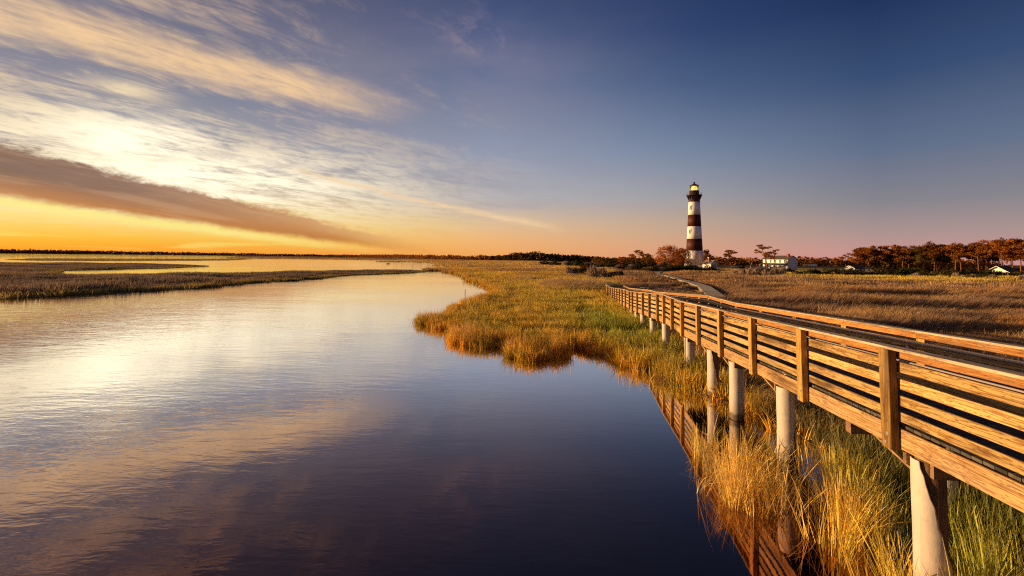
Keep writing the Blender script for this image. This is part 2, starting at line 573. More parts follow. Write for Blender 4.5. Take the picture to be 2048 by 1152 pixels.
# ------------------------------------------------------------------ shorelines, in metres
SHORE = [(7.17, 8.53), (7.55, 10.27), (7.48, 11.91), (7.14, 12.68), (7.03, 13.52), (6.8, 14.59), (6.33, 15.36), (6.07, 16.0), (5.72, 16.75), (5.38, 17.72), (5.08, 18.65), (5.0, 19.08), (4.82, 19.42), (4.7, 20.46), (4.68, 21.3), (4.11, 21.6), (3.74, 22.15), (3.65, 23.14), (3.75, 24.23), (3.16, 22.72), (2.57, 22.31), (2.37, 21.16), (2.07, 20.61), (1.74, 20.49), (1.61, 21.11), (1.28, 20.26), (0.74, 19.93), (0.42, 20.41), (0.11, 20.7), (0.09, 22.64), (-0.1, 22.5), (-0.44, 23.38), (-1.13, 22.94), (-2.0, 23.14), (-2.58, 23.71), (-2.95, 24.77), (-3.46, 27.69), (-4.19, 28.51), (-5.12, 29.78), (-6.03, 30.4), (-6.32, 31.2), (-6.0, 31.47), (-5.31, 32.04), (-4.73, 32.89), (-4.5, 35.22), (-4.81, 38.56), (-4.49, 42.26), (-3.92, 45.19), (-3.13, 49.78), (-2.47, 53.17), (-1.88, 56.23), (-2.26, 63.22), (-4.16, 70.63), (-5.37, 75.72), (-6.95, 81.55), (-8.7, 86.46), (-9.34, 96.92), (-12.83, 112.53), (-15.37, 126.26), (-18.77, 133.68), (-23.44, 144.36), (-26.28, 148.76), (-27.33, 146.5), (-29.15, 153.52), (-31.95, 168.22), (-29.83, 177.57), (-25.56, 189.17), (-24.18, 211.47), (-28.04, 216.17), (-32.51, 220.77), (-39.15, 240.72), (-41.33, 278.43), (-56.57, 331.95), (-71.09, 365.31), (-83.15, 383.96), (-99.5, 388.6), (-112.34, 388.78), (-121.15, 422.41), (-98.2, 467.58), (-113.06, 594.11), (-172.42, 632.47), (-183.44, 589.81), (-250.52, 601.68), (-317.53, 545.53), (-387.95, 627.44), (-557.3, 917.48), (-800, 1400)]
MAIN = SHORE + [(-1400, 5200), (1500, 5200), (5200, 5200), (5200, 1500), (5200, -40), (1500, -40), (400, -40), (120, -40), (40, -40), (9.0, -40), (8.2, 0.0), (7.6, 5.0)]
LEFT = [(-50.13, 36.08), (-48.79, 39.1), (-47.62, 42.62), (-47.13, 43.76), (-46.66, 44.96), (-45.59, 46.31), (-44.99, 48.32), (-43.99, 52.06), (-42.18, 55.67), (-40.44, 59.36), (-40.8, 66.36), (-40.23, 74.86), (-38.85, 78.51), (-37.28, 84.48), (-38.28, 103.67), (-32.59, 115.7), (-28.1, 126.21), (-25.91, 133.48), (-26.61, 140.2), (-28.67, 147.62), (-36.64, 149.77), (-43.78, 146.2), (-56.05, 126.86), (-63.58, 110.92), (-72.8, 97.29), (-80.28, 89.06), (-86.09, 87.04), (-97.25, 97.22), (-109.58, 110.98), (-107.93, 127.36), (-105.77, 139.59), (-112.51, 168.7), (-115.4, 173.03), (-139.48, 188.63), (-156.64, 195.59), (-174.68, 193.48), (-188.51, 186.19), (-201.32, 179.42), (-260.0, 160), (-260, 40), (-120, -10), (-60, 10)]
ISLET = [(-282.67, 254.81), (-257.43, 241.12), (-239.32, 236.31), (-223.73, 263.74), (-215.97, 306.0), (-216.54, 349.09), (-263.2, 458.28), (-305.81, 512.84), (-290.33, 440.59), (-305.97, 379.21), (-321.72, 335.76), (-322.98, 305.6)]
FARSHORE = [(-898.28, 575.06), (-1004.93, 748.44), (-1236.33, 1100.61), (-1284.47, 1292.37), (-1279.37, 1506.96), (-1122.41, 1600), (-1000, 1750), (-906.56, 1950.33), (-800, 2400), (-1600, 5200), (-5200, 5200), (-5200, 575)]
POND_A = [(28.28, 81.42), (28.85, 79.31), (27.95, 72.48), (29.15, 70.94), (26.85, 64.67), (24.37, 60.46), (22.6, 60.5), (23.2, 66), (24.86, 73.28), (26.04, 78.69)]
POND_B = [(18.0, 113.0), (19.8, 122.5), (23.0, 121.0), (21.5, 112.0)]
DITCH = [(7.16, 44.96), (6.53, 41.24), (5.96, 37.4), (5.53, 34.21), (5.0, 31.03), (4.80, 30.1), (4.2, 26.5), (3.8, 24.0), (3.45, 24.0), (3.9, 26.6), (4.5, 30.2), (5.1, 33.9), (5.68, 38.6), (6.64, 45.2)]
EMERGENT = [(5.4, 11.6), (4.77, 11.43), (4.03, 10.05), (3.65, 8.88), (3.83, 8.44), (3.97, 7.83), (4.2, 7.43), (4.3, 7.0), (4.8, 7.19), (4.94, 6.85), (4.76, 6.16), (4.5, 5.09), (4.4, 2.0), (9.0, 2.0), (8.6, 8.0), (7.15, 8.6), (6.9, 9.7), (6.1, 10.1), (5.7, 10.8)]


def rough_edge(poly, step, amp, far=90.0, seed=1):
    """adds small irregular bays and points to a shoreline near the viewer"""
    r = random.Random(seed)
    out = []
    n = len(poly)
    for i in range(n):
        a, b = Vector(poly[i]), Vector(poly[(i + 1) % n])
        out.append((a.x, a.y))
        L = (b - a).length
        if a.length < far and b.length < far * 1.5:
            k = int(L / step)
            nrm = Vector((b.y - a.y, a.x - b.x)).normalized() if L > 0 else Vector((0, 0))
            for j in range(1, k):
                p = a.lerp(b, j / k) + nrm * r.uniform(-amp, amp)
                out.append((p.x, p.y))
    return out


MAIN_R = rough_edge(MAIN, 0.5, 0.30, 60)
LEFT_R = rough_edge(LEFT, 0.8, 0.3, 170, 2)


def pip(poly, x, y):
    r, j = False, len(poly) - 1
    for i in range(len(poly)):
        (xi, yi), (xj, yj) = poly[i], poly[j]
        if (yi > y) != (yj > y) and x < (xj - xi) * (y - yi) / (yj - yi) + xi:
            r = not r
        j = i
    return r


def land_with_holes(name, poly, z, holes):
    rings = [list(poly)] + [list(h) for h in holes]
    pts, edges = [], []
    for ring in rings:
        k, n = len(pts), len(ring)
        pts += [Vector(p) for p in ring]
        edges += [(k + i, k + (i + 1) % n) for i in range(n)]
    ov, _, of = delaunay_2d_cdt(pts, edges, [], 0, 1e-4)[:3]
    vs = [(p.x, p.y, z) for p in ov]
    fs = []
    for f in of:
        cx, cy = sum(vs[i][0] for i in f) / len(f), sum(vs[i][1] for i in f) / len(f)
        if pip(poly, cx, cy) and not any(pip(h, cx, cy) for h in holes):
            fs.append(tuple(f))
    for ring in rings:
        n, k = len(ring), len(vs)
        vs += [(x, y, z) for x, y in ring] + [(x, y, -0.45) for x, y in ring]
        for i in range(n):
            j = (i + 1) % n
            fs.append((k + i, k + j, k + n + j, k + n + i))
    me = bpy.data.meshes.new(name)
    me.from_pydata(vs, [], fs)
    me.materials.append(M['ground'])
    return tag(link(name, me), kind='structure')


GZ = 0.03
land_with_holes('ground', MAIN_R, GZ, [POND_A, POND_B, DITCH])
land_with_holes('marsh_island', LEFT_R, GZ, [])
land_with_holes('marsh_islet', ISLET, GZ, [])
land_with_holes('far_shore', FARSHORE, 0.25, [])
mb = MB()
mb.face([(-5200, -300, 0), (1200, -300, 0), (1200, 5200, 0), (-5200, 5200, 0)])
tag(mb.build('water', M['water']), kind='structure')

# mown ground round the houses, a few centimetres above the marsh
mb = MB()
mb.face([(150, 226, GZ + .02), (300, 215, GZ + .02), (300, 330, GZ + .02), (160, 330, GZ + .02)])
mb.face([(104, 262, GZ + .024), (139, 262, GZ + .024), (160, 330, GZ + .024), (104, 330, GZ + .024)])
mb.face([(60, 215, GZ + .02), (84, 215, GZ + .02), (84, 330, GZ + .02), (50, 330, GZ + .02)])
tag(mb.build('lawn', M['lawn']), kind='structure')
mb = MB()
mb.face([(58, 168, GZ + .03), (66, 168, GZ + .03), (69, 205, GZ + .03), (60, 205, GZ + .03)])
tag(mb.build('green_lawn', M['green_lawn']), kind='structure')

# ------------------------------------------------------------------ the boardwalk ramp
DX, DY = 0.12892, 0.99165            # direction of the ramp in plan
PROF = [(-8, 3.85), (6.56, 3.29), (18.5, 2.82), (22.1, 2.82), (35.0, 2.06), (37.6, 2.02), (51.3, 1.33), (58.4, 1.30)]


def RZ(y):
    for (a, za), (b, zb) in zip(PROF, PROF[1:]):
        if y <= b:
            return za + (zb - za) * (y - a) / (b - a)
    return PROF[-1][1]


def BP(y, off, z):
    return Vector((4.42 + 0.13 * y + DY * off, y - DX * off, z))


walk = empty('boardwalk', BP(0, 1.1, 0.0))
tag(walk, 'raised timber boardwalk ramp with slatted railings on sleeved pilings', 'boardwalk')
WINV = walk.location.copy()
_cache = {}


def bar_mesh(L, h, th, mat, bev=0.006):
    key = (round(L, 2), h, th, mat)
    if key in _cache:
        return _cache[key]
    mb = MB()
    b = bev
    sec = [(-th / 2 + b, -h / 2), (th / 2 - b, -h / 2), (th / 2, -h / 2 + b), (th / 2, h / 2 - b),
           (th / 2 - b, h / 2), (-th / 2 + b, h / 2), (-th / 2, h / 2 - b), (-th / 2, -h / 2 + b)]
    for x in (-L / 2, L / 2):
        mb.v += [(x, y, z) for y, z in sec]
    for i in range(8):
        j = (i + 1) % 8
        mb.f.append((i, j, 8 + j, 8 + i))
    mb.f.append(tuple(reversed(range(8))))
    mb.f.append(tuple(range(8, 16)))
    _cache[key] = mb.mesh('bar', M[mat])
    return _cache[key]


def bar(name, A, B, h, th, mat, parent=None, base=WINV, up=Vector((0, 0, 1))):
    """a sawn member from A to B, h tall and th wide, as one object"""
    A, B = Vector(A), Vector(B)
    ax = (B - A).normalized()
    ay = up.cross(ax).normalized()
    az = ax.cross(ay)
    o = link(name, bar_mesh((B - A).length, h, th, mat), parent)
    c = (A + B) / 2 - (base if parent is not None else Vector())
    o.matrix_local = Matrix(((ax.x, ay.x, az.x, c.x), (ax.y, ay.y, az.y, c.y), (ax.z, ay.z, az.z, c.z), (0, 0, 0, 1)))
    return o


PY = [-5.4, -3.0, -0.6, 1.8, 4.2, 6.56, 8.96, 11.37, 13.78, 16.16, 18.5, 20.3, 22.1, 23.7, 26.1, 28.5, 30.9, 33.3, 35.0, 37.6,
      39.9, 42.2, 44.5, 46.8, 49.05, 51.3, 53.6, 55.9, 58.35]
W = 2.2
post_mesh = {}


def vpost(name, p_bot, p_top, wx, wy, mat='post', parent=walk):
    """post along local Z; wx across the walk, wy along it"""
    p_bot, p_top = Vector(p_bot), Vector(p_top)
    L = (p_top - p_bot).length
    key = (round(L, 2), wx, wy, mat)
    if key not in post_mesh:
        mb = MB()
        b = 0.006
        sec = [(-wx / 2 + b, -wy / 2), (wx / 2 - b, -wy / 2), (wx / 2, -wy / 2 + b), (wx / 2, wy / 2 - b),
               (wx / 2 - b, wy / 2), (-wx / 2 + b, wy / 2), (-wx / 2, wy / 2 - b), (-wx / 2, -wy / 2 + b)]
        for z in (0, L):
            mb.v += [(x, y, z) for x, y in sec]
        for i in range(8):
            j = (i + 1) % 8
            mb.f.append((i, j, 8 + j, 8 + i))
        mb.f.append(tuple(reversed(range(8))))
        mb.f.append(tuple(range(8, 16)))
        post_mesh[key] = mb.mesh('post', M[mat])
    az = (p_top - p_bot).normalized()
    ax = Vector((DY, -DX, 0))
    ay = az.cross(ax).normalized()
    ax = ay.cross(az)
    o = link(name, post_mesh[key], parent)
    c = p_bot - WINV
    o.matrix_local = Matrix(((ax.x, ay.x, az.x, c.x), (ax.y, ay.y, az.y, c.y), (ax.z, ay.z, az.z, c.z), (0, 0, 0, 1)))
    return o


bm_ = MB()
bm_.lathe([(0.026, 0), (0.026, 0.004), (0.014, 0.005), (0.012, 0.014)], 10)
BOLT = bm_.mesh('bolt', M['bolt'])
jr = random.Random(3)
for side in (0, 1):
    for i, y in enumerate(PY):
        if side == 1 and y > 56.5:
            continue
        yy = y - (0.1 if i < len(PY) - 1 else 0.0)
        top = RZ(yy) - 0.042
        lean = 0.022
        o0 = 0.055 if side == 0 else W - 0.055
        p = vpost('post', BP(yy, o0, top - 1.365), BP(yy, o0 - (lean if side == 0 else -lean) , top), 0.11, 0.20)
        if side == 0 and 1 < y < 15:
            for dz, dyy in ((0.07, 0.02), (0.20, -0.03)):
                b = link('bolt', BOLT, p)
                b.matrix_local = Matrix.Translation((-0.055, dyy, dz)) @ Matrix.Rotation(R(-90), 4, 'Y')

# joints where two bays make one board; never across a change of slope
def segs(ys):
    kinks = [18.5, 22.1, 35.0, 37.6, 51.3]
    out, i = [], 0
    while i < len(ys) - 1:
        j = i + 1
        if i + 2 < len(ys) and not any(abs(ys[i + 1] - k) < .05 for k in kinks):
            j = i + 2
        out.append((ys[i], ys[j]))
        i = j
    return out


ROWS = [('rail_board', 0.042, 0.150, 'rail_top'), ('rail_board', 0.205, 0.345, 'rail'), ('rail_board', 0.432, 0.572, 'rail'),
        ('rail_board', 0.658, 0.798, 'rail'), ('rail_board', 0.885, 1.015, 'rail'), ('rim_joist', 1.115, 1.385, 'rim')]
for side in (0, 1):
    ys = [y for y in PY if not (side == 1 and y > 56.5)]
    if side == 1:
        ys[-1] = 56.5
    ya, yb = ys[0], ys[-1]
    for name, d0, d1, mat in ROWS:
        sg = segs(ys) if name != 'rim_joist' else [(a + .9, b + .9) if b < 51 else (a + .9 if a + .9 < b else a, b) for a, b in segs(ys)]
        if name == 'rim_joist':
            sg = segs(ys)
        off = 0.134 if side == 0 else W - 0.134
        th = 0.038
        if name == 'rim_joist':
            off = 0.134 if side == 0 else W - 0.134
        for a, b in sg:
            e = 0.003
            jz = jr.uniform(-0.004, 0.004)
            A = BP(a + e - .1, off, RZ(a) - (d0 + d1) / 2 + jz)
            B = BP(b - e - .1, off, RZ(b) - (d0 + d1) / 2 + jr.uniform(-0.004, 0.004))
            bar(name, A, B, d1 - d0, th, mat, walk)
    for a, b in segs(ys):
        off = 0.085 if side == 0 else W - 0.085
        bar('cap_rail', BP(a + .003 - .1, off, RZ(a) - 0.019), BP(b - .003 - .1, off, RZ(b) - 0.019), 0.038, 0.19, 'cap', walk)
    # steel handrail on brackets inside each railing
    off = 0.245 if side == 0 else W - 0.245
    kn = [ya] + [k for k in (18.5, 22.1, 35.0, 37.6, 51.3)] + [yb - .4]
    if ya < 0:
        kn.insert(1, 6.56)
    for a, b in zip(kn, kn[1:]):
        mb = MB()
        A, B = BP(a, off, RZ(a) - 0.225) - WINV, BP(b, off, RZ(b) - 0.225) - WINV
        mb.tube([A, B], 0.024, 10)
        mb.build('handrail_pipe', M['pipe'], walk, True)
    for y in ys:
        if y > yb - 1:
            continue
        mb = MB()
        sgn = 1 if side == 0 else -1
        o0 = 0.155 if side == 0 else W - 0.155
        z = RZ(y) - 0.225
        P = [BP(y + .12, o0, z - 0.10) - WINV, BP(y + .12, o0 + sgn * 0.05, z - 0.085) - WINV, BP(y + .12, off, z - 0.022) - WINV]
        mb.tube(P, 0.009, 6)
        c = BP(y + .12, o0, z - .10) - WINV
        mb.box((c.x - .02, c.y - .035, c.z - .035), (c.x + .02, c.y + .035, c.z + .035))
        mb.build('bracket', M['pipe'], walk)

# deck boards: the near ones one by one, the far ones joined
pr = random.Random(5)
y = -6.0
far = MB()
while y < 58.2:
    z = RZ(y) - 1.09
    if -1 < y < 20:
        bar('deck_plank', BP(y, 0.165, z + pr.uniform(-.003, .003)), BP(y + pr.uniform(-.004, .004), W - 0.165, z + pr.uniform(-.003, .003)), 0.038, 0.138, 'deck', walk)
    else:
        Mx = Matrix(((DY, DX, 0, 0), (-DX, DY, 0, 0), (0, 0, 1, 0), (0, 0, 0, 1)))
        c = BP(y, 0.165, z) - WINV
        w2 = W - 0.33
        far.box((0, -0.069, -0.019), (w2, 0.069, 0.019 + pr.uniform(-.002, .002)), Matrix.Translation(c) @ Mx)
    y += 0.146
fo = far.build('deck_boards', M['deck'], walk)
fo['kind'] = 'stuff'

# pilings with pale sleeves, some of them torn
def torn_sleeve(r, z0, z1, edge, seg=40, rows=26):
    """shell of radius r from z0 to z1; edge(t) gives the covered angle range at height fraction t (radians, 0 faces the viewer's side)"""
    mb = MB()
    for inner in (0, 1):
        rr = r - 0.006 * inner
        for i in range(rows + 1):
            t = i / rows
            a, b = edge(t)
            bulge = 1 + 0.02 * math.sin(t * 9)
            for j in range(seg + 1):
                th = a + (b - a) * j / seg
                mb.v.append((rr * bulge * math.cos(th), rr * bulge * math.sin(th), z0 + (z1 - z0) * t))
        k = inner * (rows + 1) * (seg + 1)
        for i in range(rows):
            for j in range(seg):
                q = (k + i * (seg + 1) + j, k + i * (seg + 1) + j + 1, k + (i + 1) * (seg + 1) + j + 1, k + (i + 1) * (seg + 1) + j)
                mb.f.append(q if not inner else tuple(reversed(q)))
    n = (rows + 1) * (seg + 1)
    for i in range(rows):
        for j in (0, seg):
            a0, a1 = i * (seg + 1) + j, (i + 1) * (seg + 1) + j
            q = (a0, a1, a1 + n, a0 + n)
            mb.f.append(q if j == 0 else tuple(reversed(q)))
    return mb.mesh('sleeve', M['sleeve'], True)


FULL = lambda t: (0.0, 2 * math.pi)
V0 = math.atan2(-1, -0.75)            # bearing of the side that faces the water and the viewer


def jag(t, k):
    return 0.05 * math.sin(17 * t + k) + 0.035 * math.sin(41 * t + 2 * k) + 0.02 * math.sin(83 * t + k)


def tear_near(t):
    # top third peeled open on the landward side: covered from the left up to a slanting edge
    if t > 0.42:
        w = (t - 0.42) / 0.58
        return (V0 - math.pi - 0.3, V0 + 1.25 - 1.85 * w ** 0.8 + jag(t, 1))
    return (V0 - math.pi - 0.3, V0 - math.pi - 0.3 + 2 * math.pi - max(0, (t - .3)) * 14 if t < .42 else 0)


def tear_second(t):
    bite = 0.55 * math.exp(-((t - 0.24) / 0.055) ** 2)
    return (V0 - 3.9, V0 + 0.86 - bite + 0.42 * max(0, t - .35) + jag(t, 3) if t > 0.15 else V0 + 2.38)


def tear_fourth(t):
    return (V0 - 3.2, V0 + 1.15 - 1.25 * t ** 1.3 + jag(t, 5) if t > 0.12 else V0 + 3.08)


def slit(t):
    return (V0 - 0.62 + 0.02 * math.sin(9 * t), V0 - 0.62 + 2 * math.pi - 0.22)


# station, extra offset, edge, sleeve bottom
PILES = [(-2.0, FULL, -.4), (2.0, FULL, -.4), (6.12, tear_near, -.4), (10.1, tear_second, -0.1), (13.1, FULL, 0.02), (15.2, tear_fourth, 0.05),
         (18.2, slit, -.1), (22.7, FULL, -.1), (26.2, FULL, -.1), (29.8, FULL, -.1), (32.4, FULL, -.1), (35.1, FULL, -.1), (39.3, FULL, -.1),
         (43.4, FULL, -.1), (47.5, FULL, -.1), (51.5, FULL, -.1)]
core_cache = {}
sl_cache = {}
for k, (y, edge, zb) in enumerate(PILES):
    for side in (0, 1):
        ys_ = y if side == 0 or y > 21 else 6.25 / ((4.72 + .13 * y) / y - .13) if y > 3 else y   # the landward row stands at its own stations
        p = BP(ys_, 0.305 if side == 0 else W - 0.305, 0)
        top = RZ(ys_) - 1.40 - 0.005
        key = round(top, 2)
        if key not in core_cache:
            mb = MB()
            mb.lathe([(0.165, -0.6), (0.162, 0.5), (0.158, top + .2)], 20)
            core_cache[key] = mb.mesh('piling', M['pile'], True)
        o = link('piling', core_cache[key], walk)
        o.location = p - WINV
        e = edge if side == 0 else FULL
        me = torn_sleeve(0.195, zb, top - 0.02, e, 40 if e is not FULL else 24, 26 if e is not FULL else 6)
        s = link('sleeve', me, o)
    # timbers clamped across each pair of pilings
    zt = RZ(y) - 1.388 - 0.10
    for dy in ((0.235,) if k % 2 else (-0.235, 0.235)):
        yy = y + dy
        bar('cap_beam', BP(yy, 0.16, RZ(yy) - 1.388 - 0.096), BP(yy, W - 0.16, RZ(yy) - 1.388 - 0.096), 0.185, 0.06, 'beam', walk)
    if 5 < y < 34:
        bar('brace', BP(y + 0.95, 0.20, RZ(y + 0.95) - 1.40), BP(y + 0.16, 0.20, RZ(y) - 1.62), 0.035, 0.05, 'rim', walk)
for y in (7.55, 4.0):
    bar('cap_beam', BP(y, 0.118, RZ(y) - 1.388 - 0.088), BP(y, W - 0.118, RZ(y) - 1.388 - 0.088), 0.165, 0.14, 'beam', walk)
for off in (0.75, 1.45):
    for a, b in segs(PY):
        bar('joist', BP(a + .004, off, RZ(a) - 1.225), BP(b - .004, off, RZ(b) - 1.225), 0.22, 0.05, 'beam', walk)
# curled scrap of sleeve lying at the foot of the fourth piling
mb = MB()
for i in range(9):
    th = -0.5 + i * 0.24
    mb.v += [(0.16 * math.cos(th), 0.02 * i, 0.03 + 0.16 * math.sin(th)), (0.16 * math.cos(th) + .05, 0.02 * i + .16, 0.03 + 0.16 * math.sin(th) * .4 + .1)]
for i in range(8):
    mb.f.append((2 * i, 2 * i + 2, 2 * i + 3, 2 * i + 1))
me = mb.mesh('sleeve_scrap', M['sleeve'], True)
scrap = tag(link('sleeve_scrap', me), 'curled pale scrap of torn sleeve in the grass beside a piling', 'scrap')
scrap.location = (6.95, 15.0, 0.25)
scrap.rotation_euler = (0.3, -0.4, 0.6)
so = scrap.modifiers.new('thick', 'SOLIDIFY')
so.thickness = 0.008

# second leg: a landing rail that runs off to the east
LA, LB = Vector((12.0, 58.35, 0)), Vector((22.2, 57.0, 0))
ld = (LB - LA).normalized()
ln = Vector((-ld.y, ld.x, 0))         # away from the viewer
N2 = 5
zr = 1.30


def LZ(i):
    return 1.30 - 0.30 * i / 5


pts = [LA + (LB - LA) * i / N2 for i in range(N2 + 1)]
for i in range(1, N2 + 1):
    p = pts[i] + ln * 0.05
    o = vpost('post', p + Vector((0, 0, LZ(i) - 1.40)), p + Vector((0, 0, LZ(i) - 0.04)), 0.10, 0.10)
for i in range(N2):
    A, B = pts[i] + ld * .003, pts[i + 1] - ld * .003
    for name, d0, d1, mat in ROWS:
        m_ = 'rail' if mat == 'rail_top' else mat
        z, z2 = LZ(i) - (d0 + d1) / 2, LZ(i + 1) - (d0 + d1) / 2
        bar(name, A + Vector((0, 0, z)) - ln * 0.022, B + Vector((0, 0, z2)) - ln * 0.022, d1 - d0, 0.038, m_, walk)
    bar('cap_rail', A + Vector((0, 0, LZ(i) - .019)) + ln * .02, B + Vector((0, 0, LZ(i + 1) - .019)) + ln * .02, 0.038, 0.17, 'cap', walk)
mb = MB()
for i in range(5):
    p = pts[i] - ln * 0.25
    mb.tube([p + Vector((0, 0, LZ(i) - .175)) - WINV, pts[i + 1] - ln * .25 + Vector((0, 0, LZ(i + 1) - .175)) - WINV], .022, 8)
mb.build('handrail_pipe', M['pipe'], walk, True)
far = MB()
n_ = int((LB - LA).length / 0.146) + 8
for i in range(n_):
    c = LA + ld * (0.146 * i) - ln * 2.2 + Vector((0, 0, zr - .03 * i * .146 - 1.09 + .04 + pr.uniform(-.002, .002))) - WINV
    Mx = Matrix(((ln.x, ld.x, 0, 0), (ln.y, ld.y, 0, 0), (0, 0, 1, 0), (0, 0, 0, 1)))
    far.box((0.0, -.069, -.019), (2.15, .069, .019), Matrix.Translation(c) @ Mx)
fo = far.build('deck_boards', M['deck'], walk)
fo['kind'] = 'stuff'

# low walkway that leaves the ramp for the lighthouse
PATH = [(22.9, 51.2), (24.0, 53.9), (25.0, 56.6), (30.4, 72.0), (33.6, 84.5), (35.6, 95.0), (38.6, 108), (41.6, 122), (44.6, 139.2), (51.3, 160.0), (60, 176), (72, 205), (92, 235)]
path = empty('path', (30.6, 72.0, 0))
tag(path, 'pale board path winding through the marsh from the ramp to the lighthouse', kind='structure')
P3 = [Vector((x, y, 0)) for x, y in PATH]
mbs = MB()
dist = 0.0
for i in range(len(P3) - 1):
    a, b = P3[i], P3[i + 1]
    t_ = (b - a).normalized()
    n_ = Vector((t_.y, -t_.x, 0))
    L = (b - a).length
    near = i < 4
    st = 0.29 if near else 1.2
    k = int(L / st)
    for j in range(k):
        c = a + t_ * (L * (j + .5) / k)
        z = 0.44
        if i > 6:
            z = 0.34
        hw = 0.95 if i <= 3 else 0.8
        Mx = Matrix(((n_.x, t_.x, 0, c.x - 30.6), (n_.y, t_.y, 0, c.y - 72.0), (0, 0, 1, z + pr.uniform(-.006, .006)), (0, 0, 0, 1)))
        mbs.box((-hw, -L / k / 2 + .006, -.05), (hw, L / k / 2 - .006, 0), Mx)
po = mbs.build('path_boards', M['path'], path)
po['kind'] = 'stuff'
kb = MB()
for i in range(len(P3) - 1):
    a, b = P3[i], P3[i + 1]
    t_ = (b - a).normalized()
    n_ = Vector((t_.y, -t_.x, 0))
    hw = 0.97 if i <= 3 else 0.82
    for s in (-1, 1):
        A, B = a + n_ * s * hw, b + n_ * s * hw
        kb.face([(A.x - 30.6, A.y - 72, .0), (B.x - 30.6, B.y - 72, .0), (B.x - 30.6, B.y - 72, .385 if i < 7 else .285), (A.x - 30.6, A.y - 72, .385 if i < 7 else .285)])
kb.build('edge_board', M['beam'], path)

# ------------------------------------------------------------------ buildings
def brick_paint(name, c, dirt):
    m, t = material(name)
    tc = t.n('ShaderNodeTexCoord').outputs['Object']
    n = t.noise(t.map(tc, scale=(1, 1, 0.25)), 0.9, 6, 0.62)
    st = t.noise(t.map(tc, scale=(2.5, 2.5, 0.12)), 1.0, 4, 0.6)
    b = t.mix(t.sm(n, 0.45, 0.8, 0, 0.45), c, dirt)
    b = t.mix(t.sm(st, 0.55, 0.75, 0, 0.35), b, dirt)
    finish(t, b, 0.62, t.bump(n, 0.3, 0.03), 0.3)
    return m


M['white'] = brick_paint('white_painted_brick', (0.92, 0.90, 0.89), (0.82, 0.78, 0.75))
M['black'] = brick_paint('black_painted_brick', (0.080, 0.013, 0.006), (0.11, 0.02, 0.009))
M['iron'] = plain('black_iron', (0.075, 0.028, 0.017), 0.4, 0.3, 1.0, 0.4)
M['siding'] = plain('white_clapboard', (0.86, 0.83, 0.78), 0.6, 0.06, 0.6)
M['trimw'] = plain('white_trim', (0.80, 0.78, 0.74), 0.5, 0.05, 1.0)
M['roof'] = plain('shingle_roof', (0.105, 0.080, 0.078), 0.8, 0.3, 1.5)
M['roof_grey'] = plain('grey_shingles', (0.20, 0.19, 0.20), 0.75, 0.25, 1.5)
M['brick'] = plain('red_brick', (0.40, 0.085, 0.05), 0.8, 0.2, 3.0)
M['pane'] = plain('window_glass', (0.06, 0.06, 0.07), 0.08, 0.1, 1.0, 0.6)


def glass_mat():
    m, t = material('lantern_glass')
    tr = t.n('ShaderNodeBsdfTransparent')
    tr.inputs[0].default_value = (0.93, 0.95, 0.93, 1)
    gl = t.n('ShaderNodeBsdfGlossy')
    gl.inputs['Roughness'].default_value = 0.03
    fr = t.n('ShaderNodeFresnel')
    fr.inputs[0].default_value = 1.45
    mx = t.n('ShaderNodeMixShader')
    t.link(fr.outputs[0], mx.inputs[0])
    t.link(tr.outputs[0], mx.inputs[1])
    t.link(gl.outputs[0], mx.inputs[2])
    o = t.n('ShaderNodeOutputMaterial')
    t.link(mx.outputs[0], o.inputs[0])
    return m


M['glass'] = glass_mat()
m_, t_ = material('lit_lens')
finish(t_, (0.9, 0.8, 0.4), 0.3, None, 0.5, 0.0, (1.0, 0.66, 0.14, 1), 0.85)
M['lens'] = m_

LH = Vector((103.9, 259.0, 0.15))
lh = tag(empty('lighthouse', LH), 'tall tapering lighthouse in black and white bands with a lit lantern', 'lighthouse')


def band(name, r0, z0, r1, z1, mat):
    mb = MB()
    mb.lathe([(r0, z0), (r1, z1)], 56)
    return mb.build(name, M[mat], lh, True)


def auto(o):
    """flat caps, smooth sides"""
    me = o.data
    me.polygons.foreach_set('use_smooth', [len(p.vertices) == 4 for p in me.polygons])


RADII = [(0.0, 5.55), (2.2, 5.18), (9.9, 4.42), (16.6, 4.06), (23.7, 3.68), (30.3, 3.38), (37.7, 3.08)]
for (z0, r0), (z1, r1), nm, mt in zip(RADII[:-1], RADII[1:], ['base_course', 'white_band', 'black_band', 'white_band', 'black_band', 'white_band'],
                                      ['white', 'white', 'black', 'white', 'black', 'white']):
    auto(band(nm, r0, z0, r1, z1, mt))
mb = MB()
mb.lathe([(3.22, 37.7), (3.22, 38.2), (3.0, 38.35), (3.0, 40.8), (3.3, 41.4)], 56)
auto(mb.build('gallery_drum', M['iron'], lh, True))
for k in range(16):
    a = 2 * math.pi * k / 16
    mb = MB()
    Mx = Matrix.Rotation(a, 4, 'Z')
    pr_ = [(3.0, 39.0), (3.2, 39.0), (3.9, 40.8), (4.2, 41.4), (3.0, 41.4)]
    L_ = [tuple(Mx @ Vector((x, -0.12, z))) for x, z in pr_]
    Rr_ = [tuple(Mx @ Vector((x, 0.12, z))) for x, z in pr_]
    mb.face(list(reversed(L_)))
    mb.face(Rr_)
    for i in range(5):
        j = (i + 1) % 5
        mb.face([L_[i], L_[j], Rr_[j], Rr_[i]])
    mb.build('bracket', M['iron'], lh)
mb = MB()
mb.lathe([(4.25, 41.4), (4.3, 41.5), (4.3, 41.75), (2.6, 41.8)], 56)
auto(mb.build('gallery_deck', M['iron'], lh, True))
mb = MB()
for k in range(24):
    a = 2 * math.pi * k / 24
    mb.tube([(4.18 * math.cos(a), 4.18 * math.sin(a), 41.75), (4.18 * math.cos(a), 4.18 * math.sin(a), 42.95)], 0.035, 5)
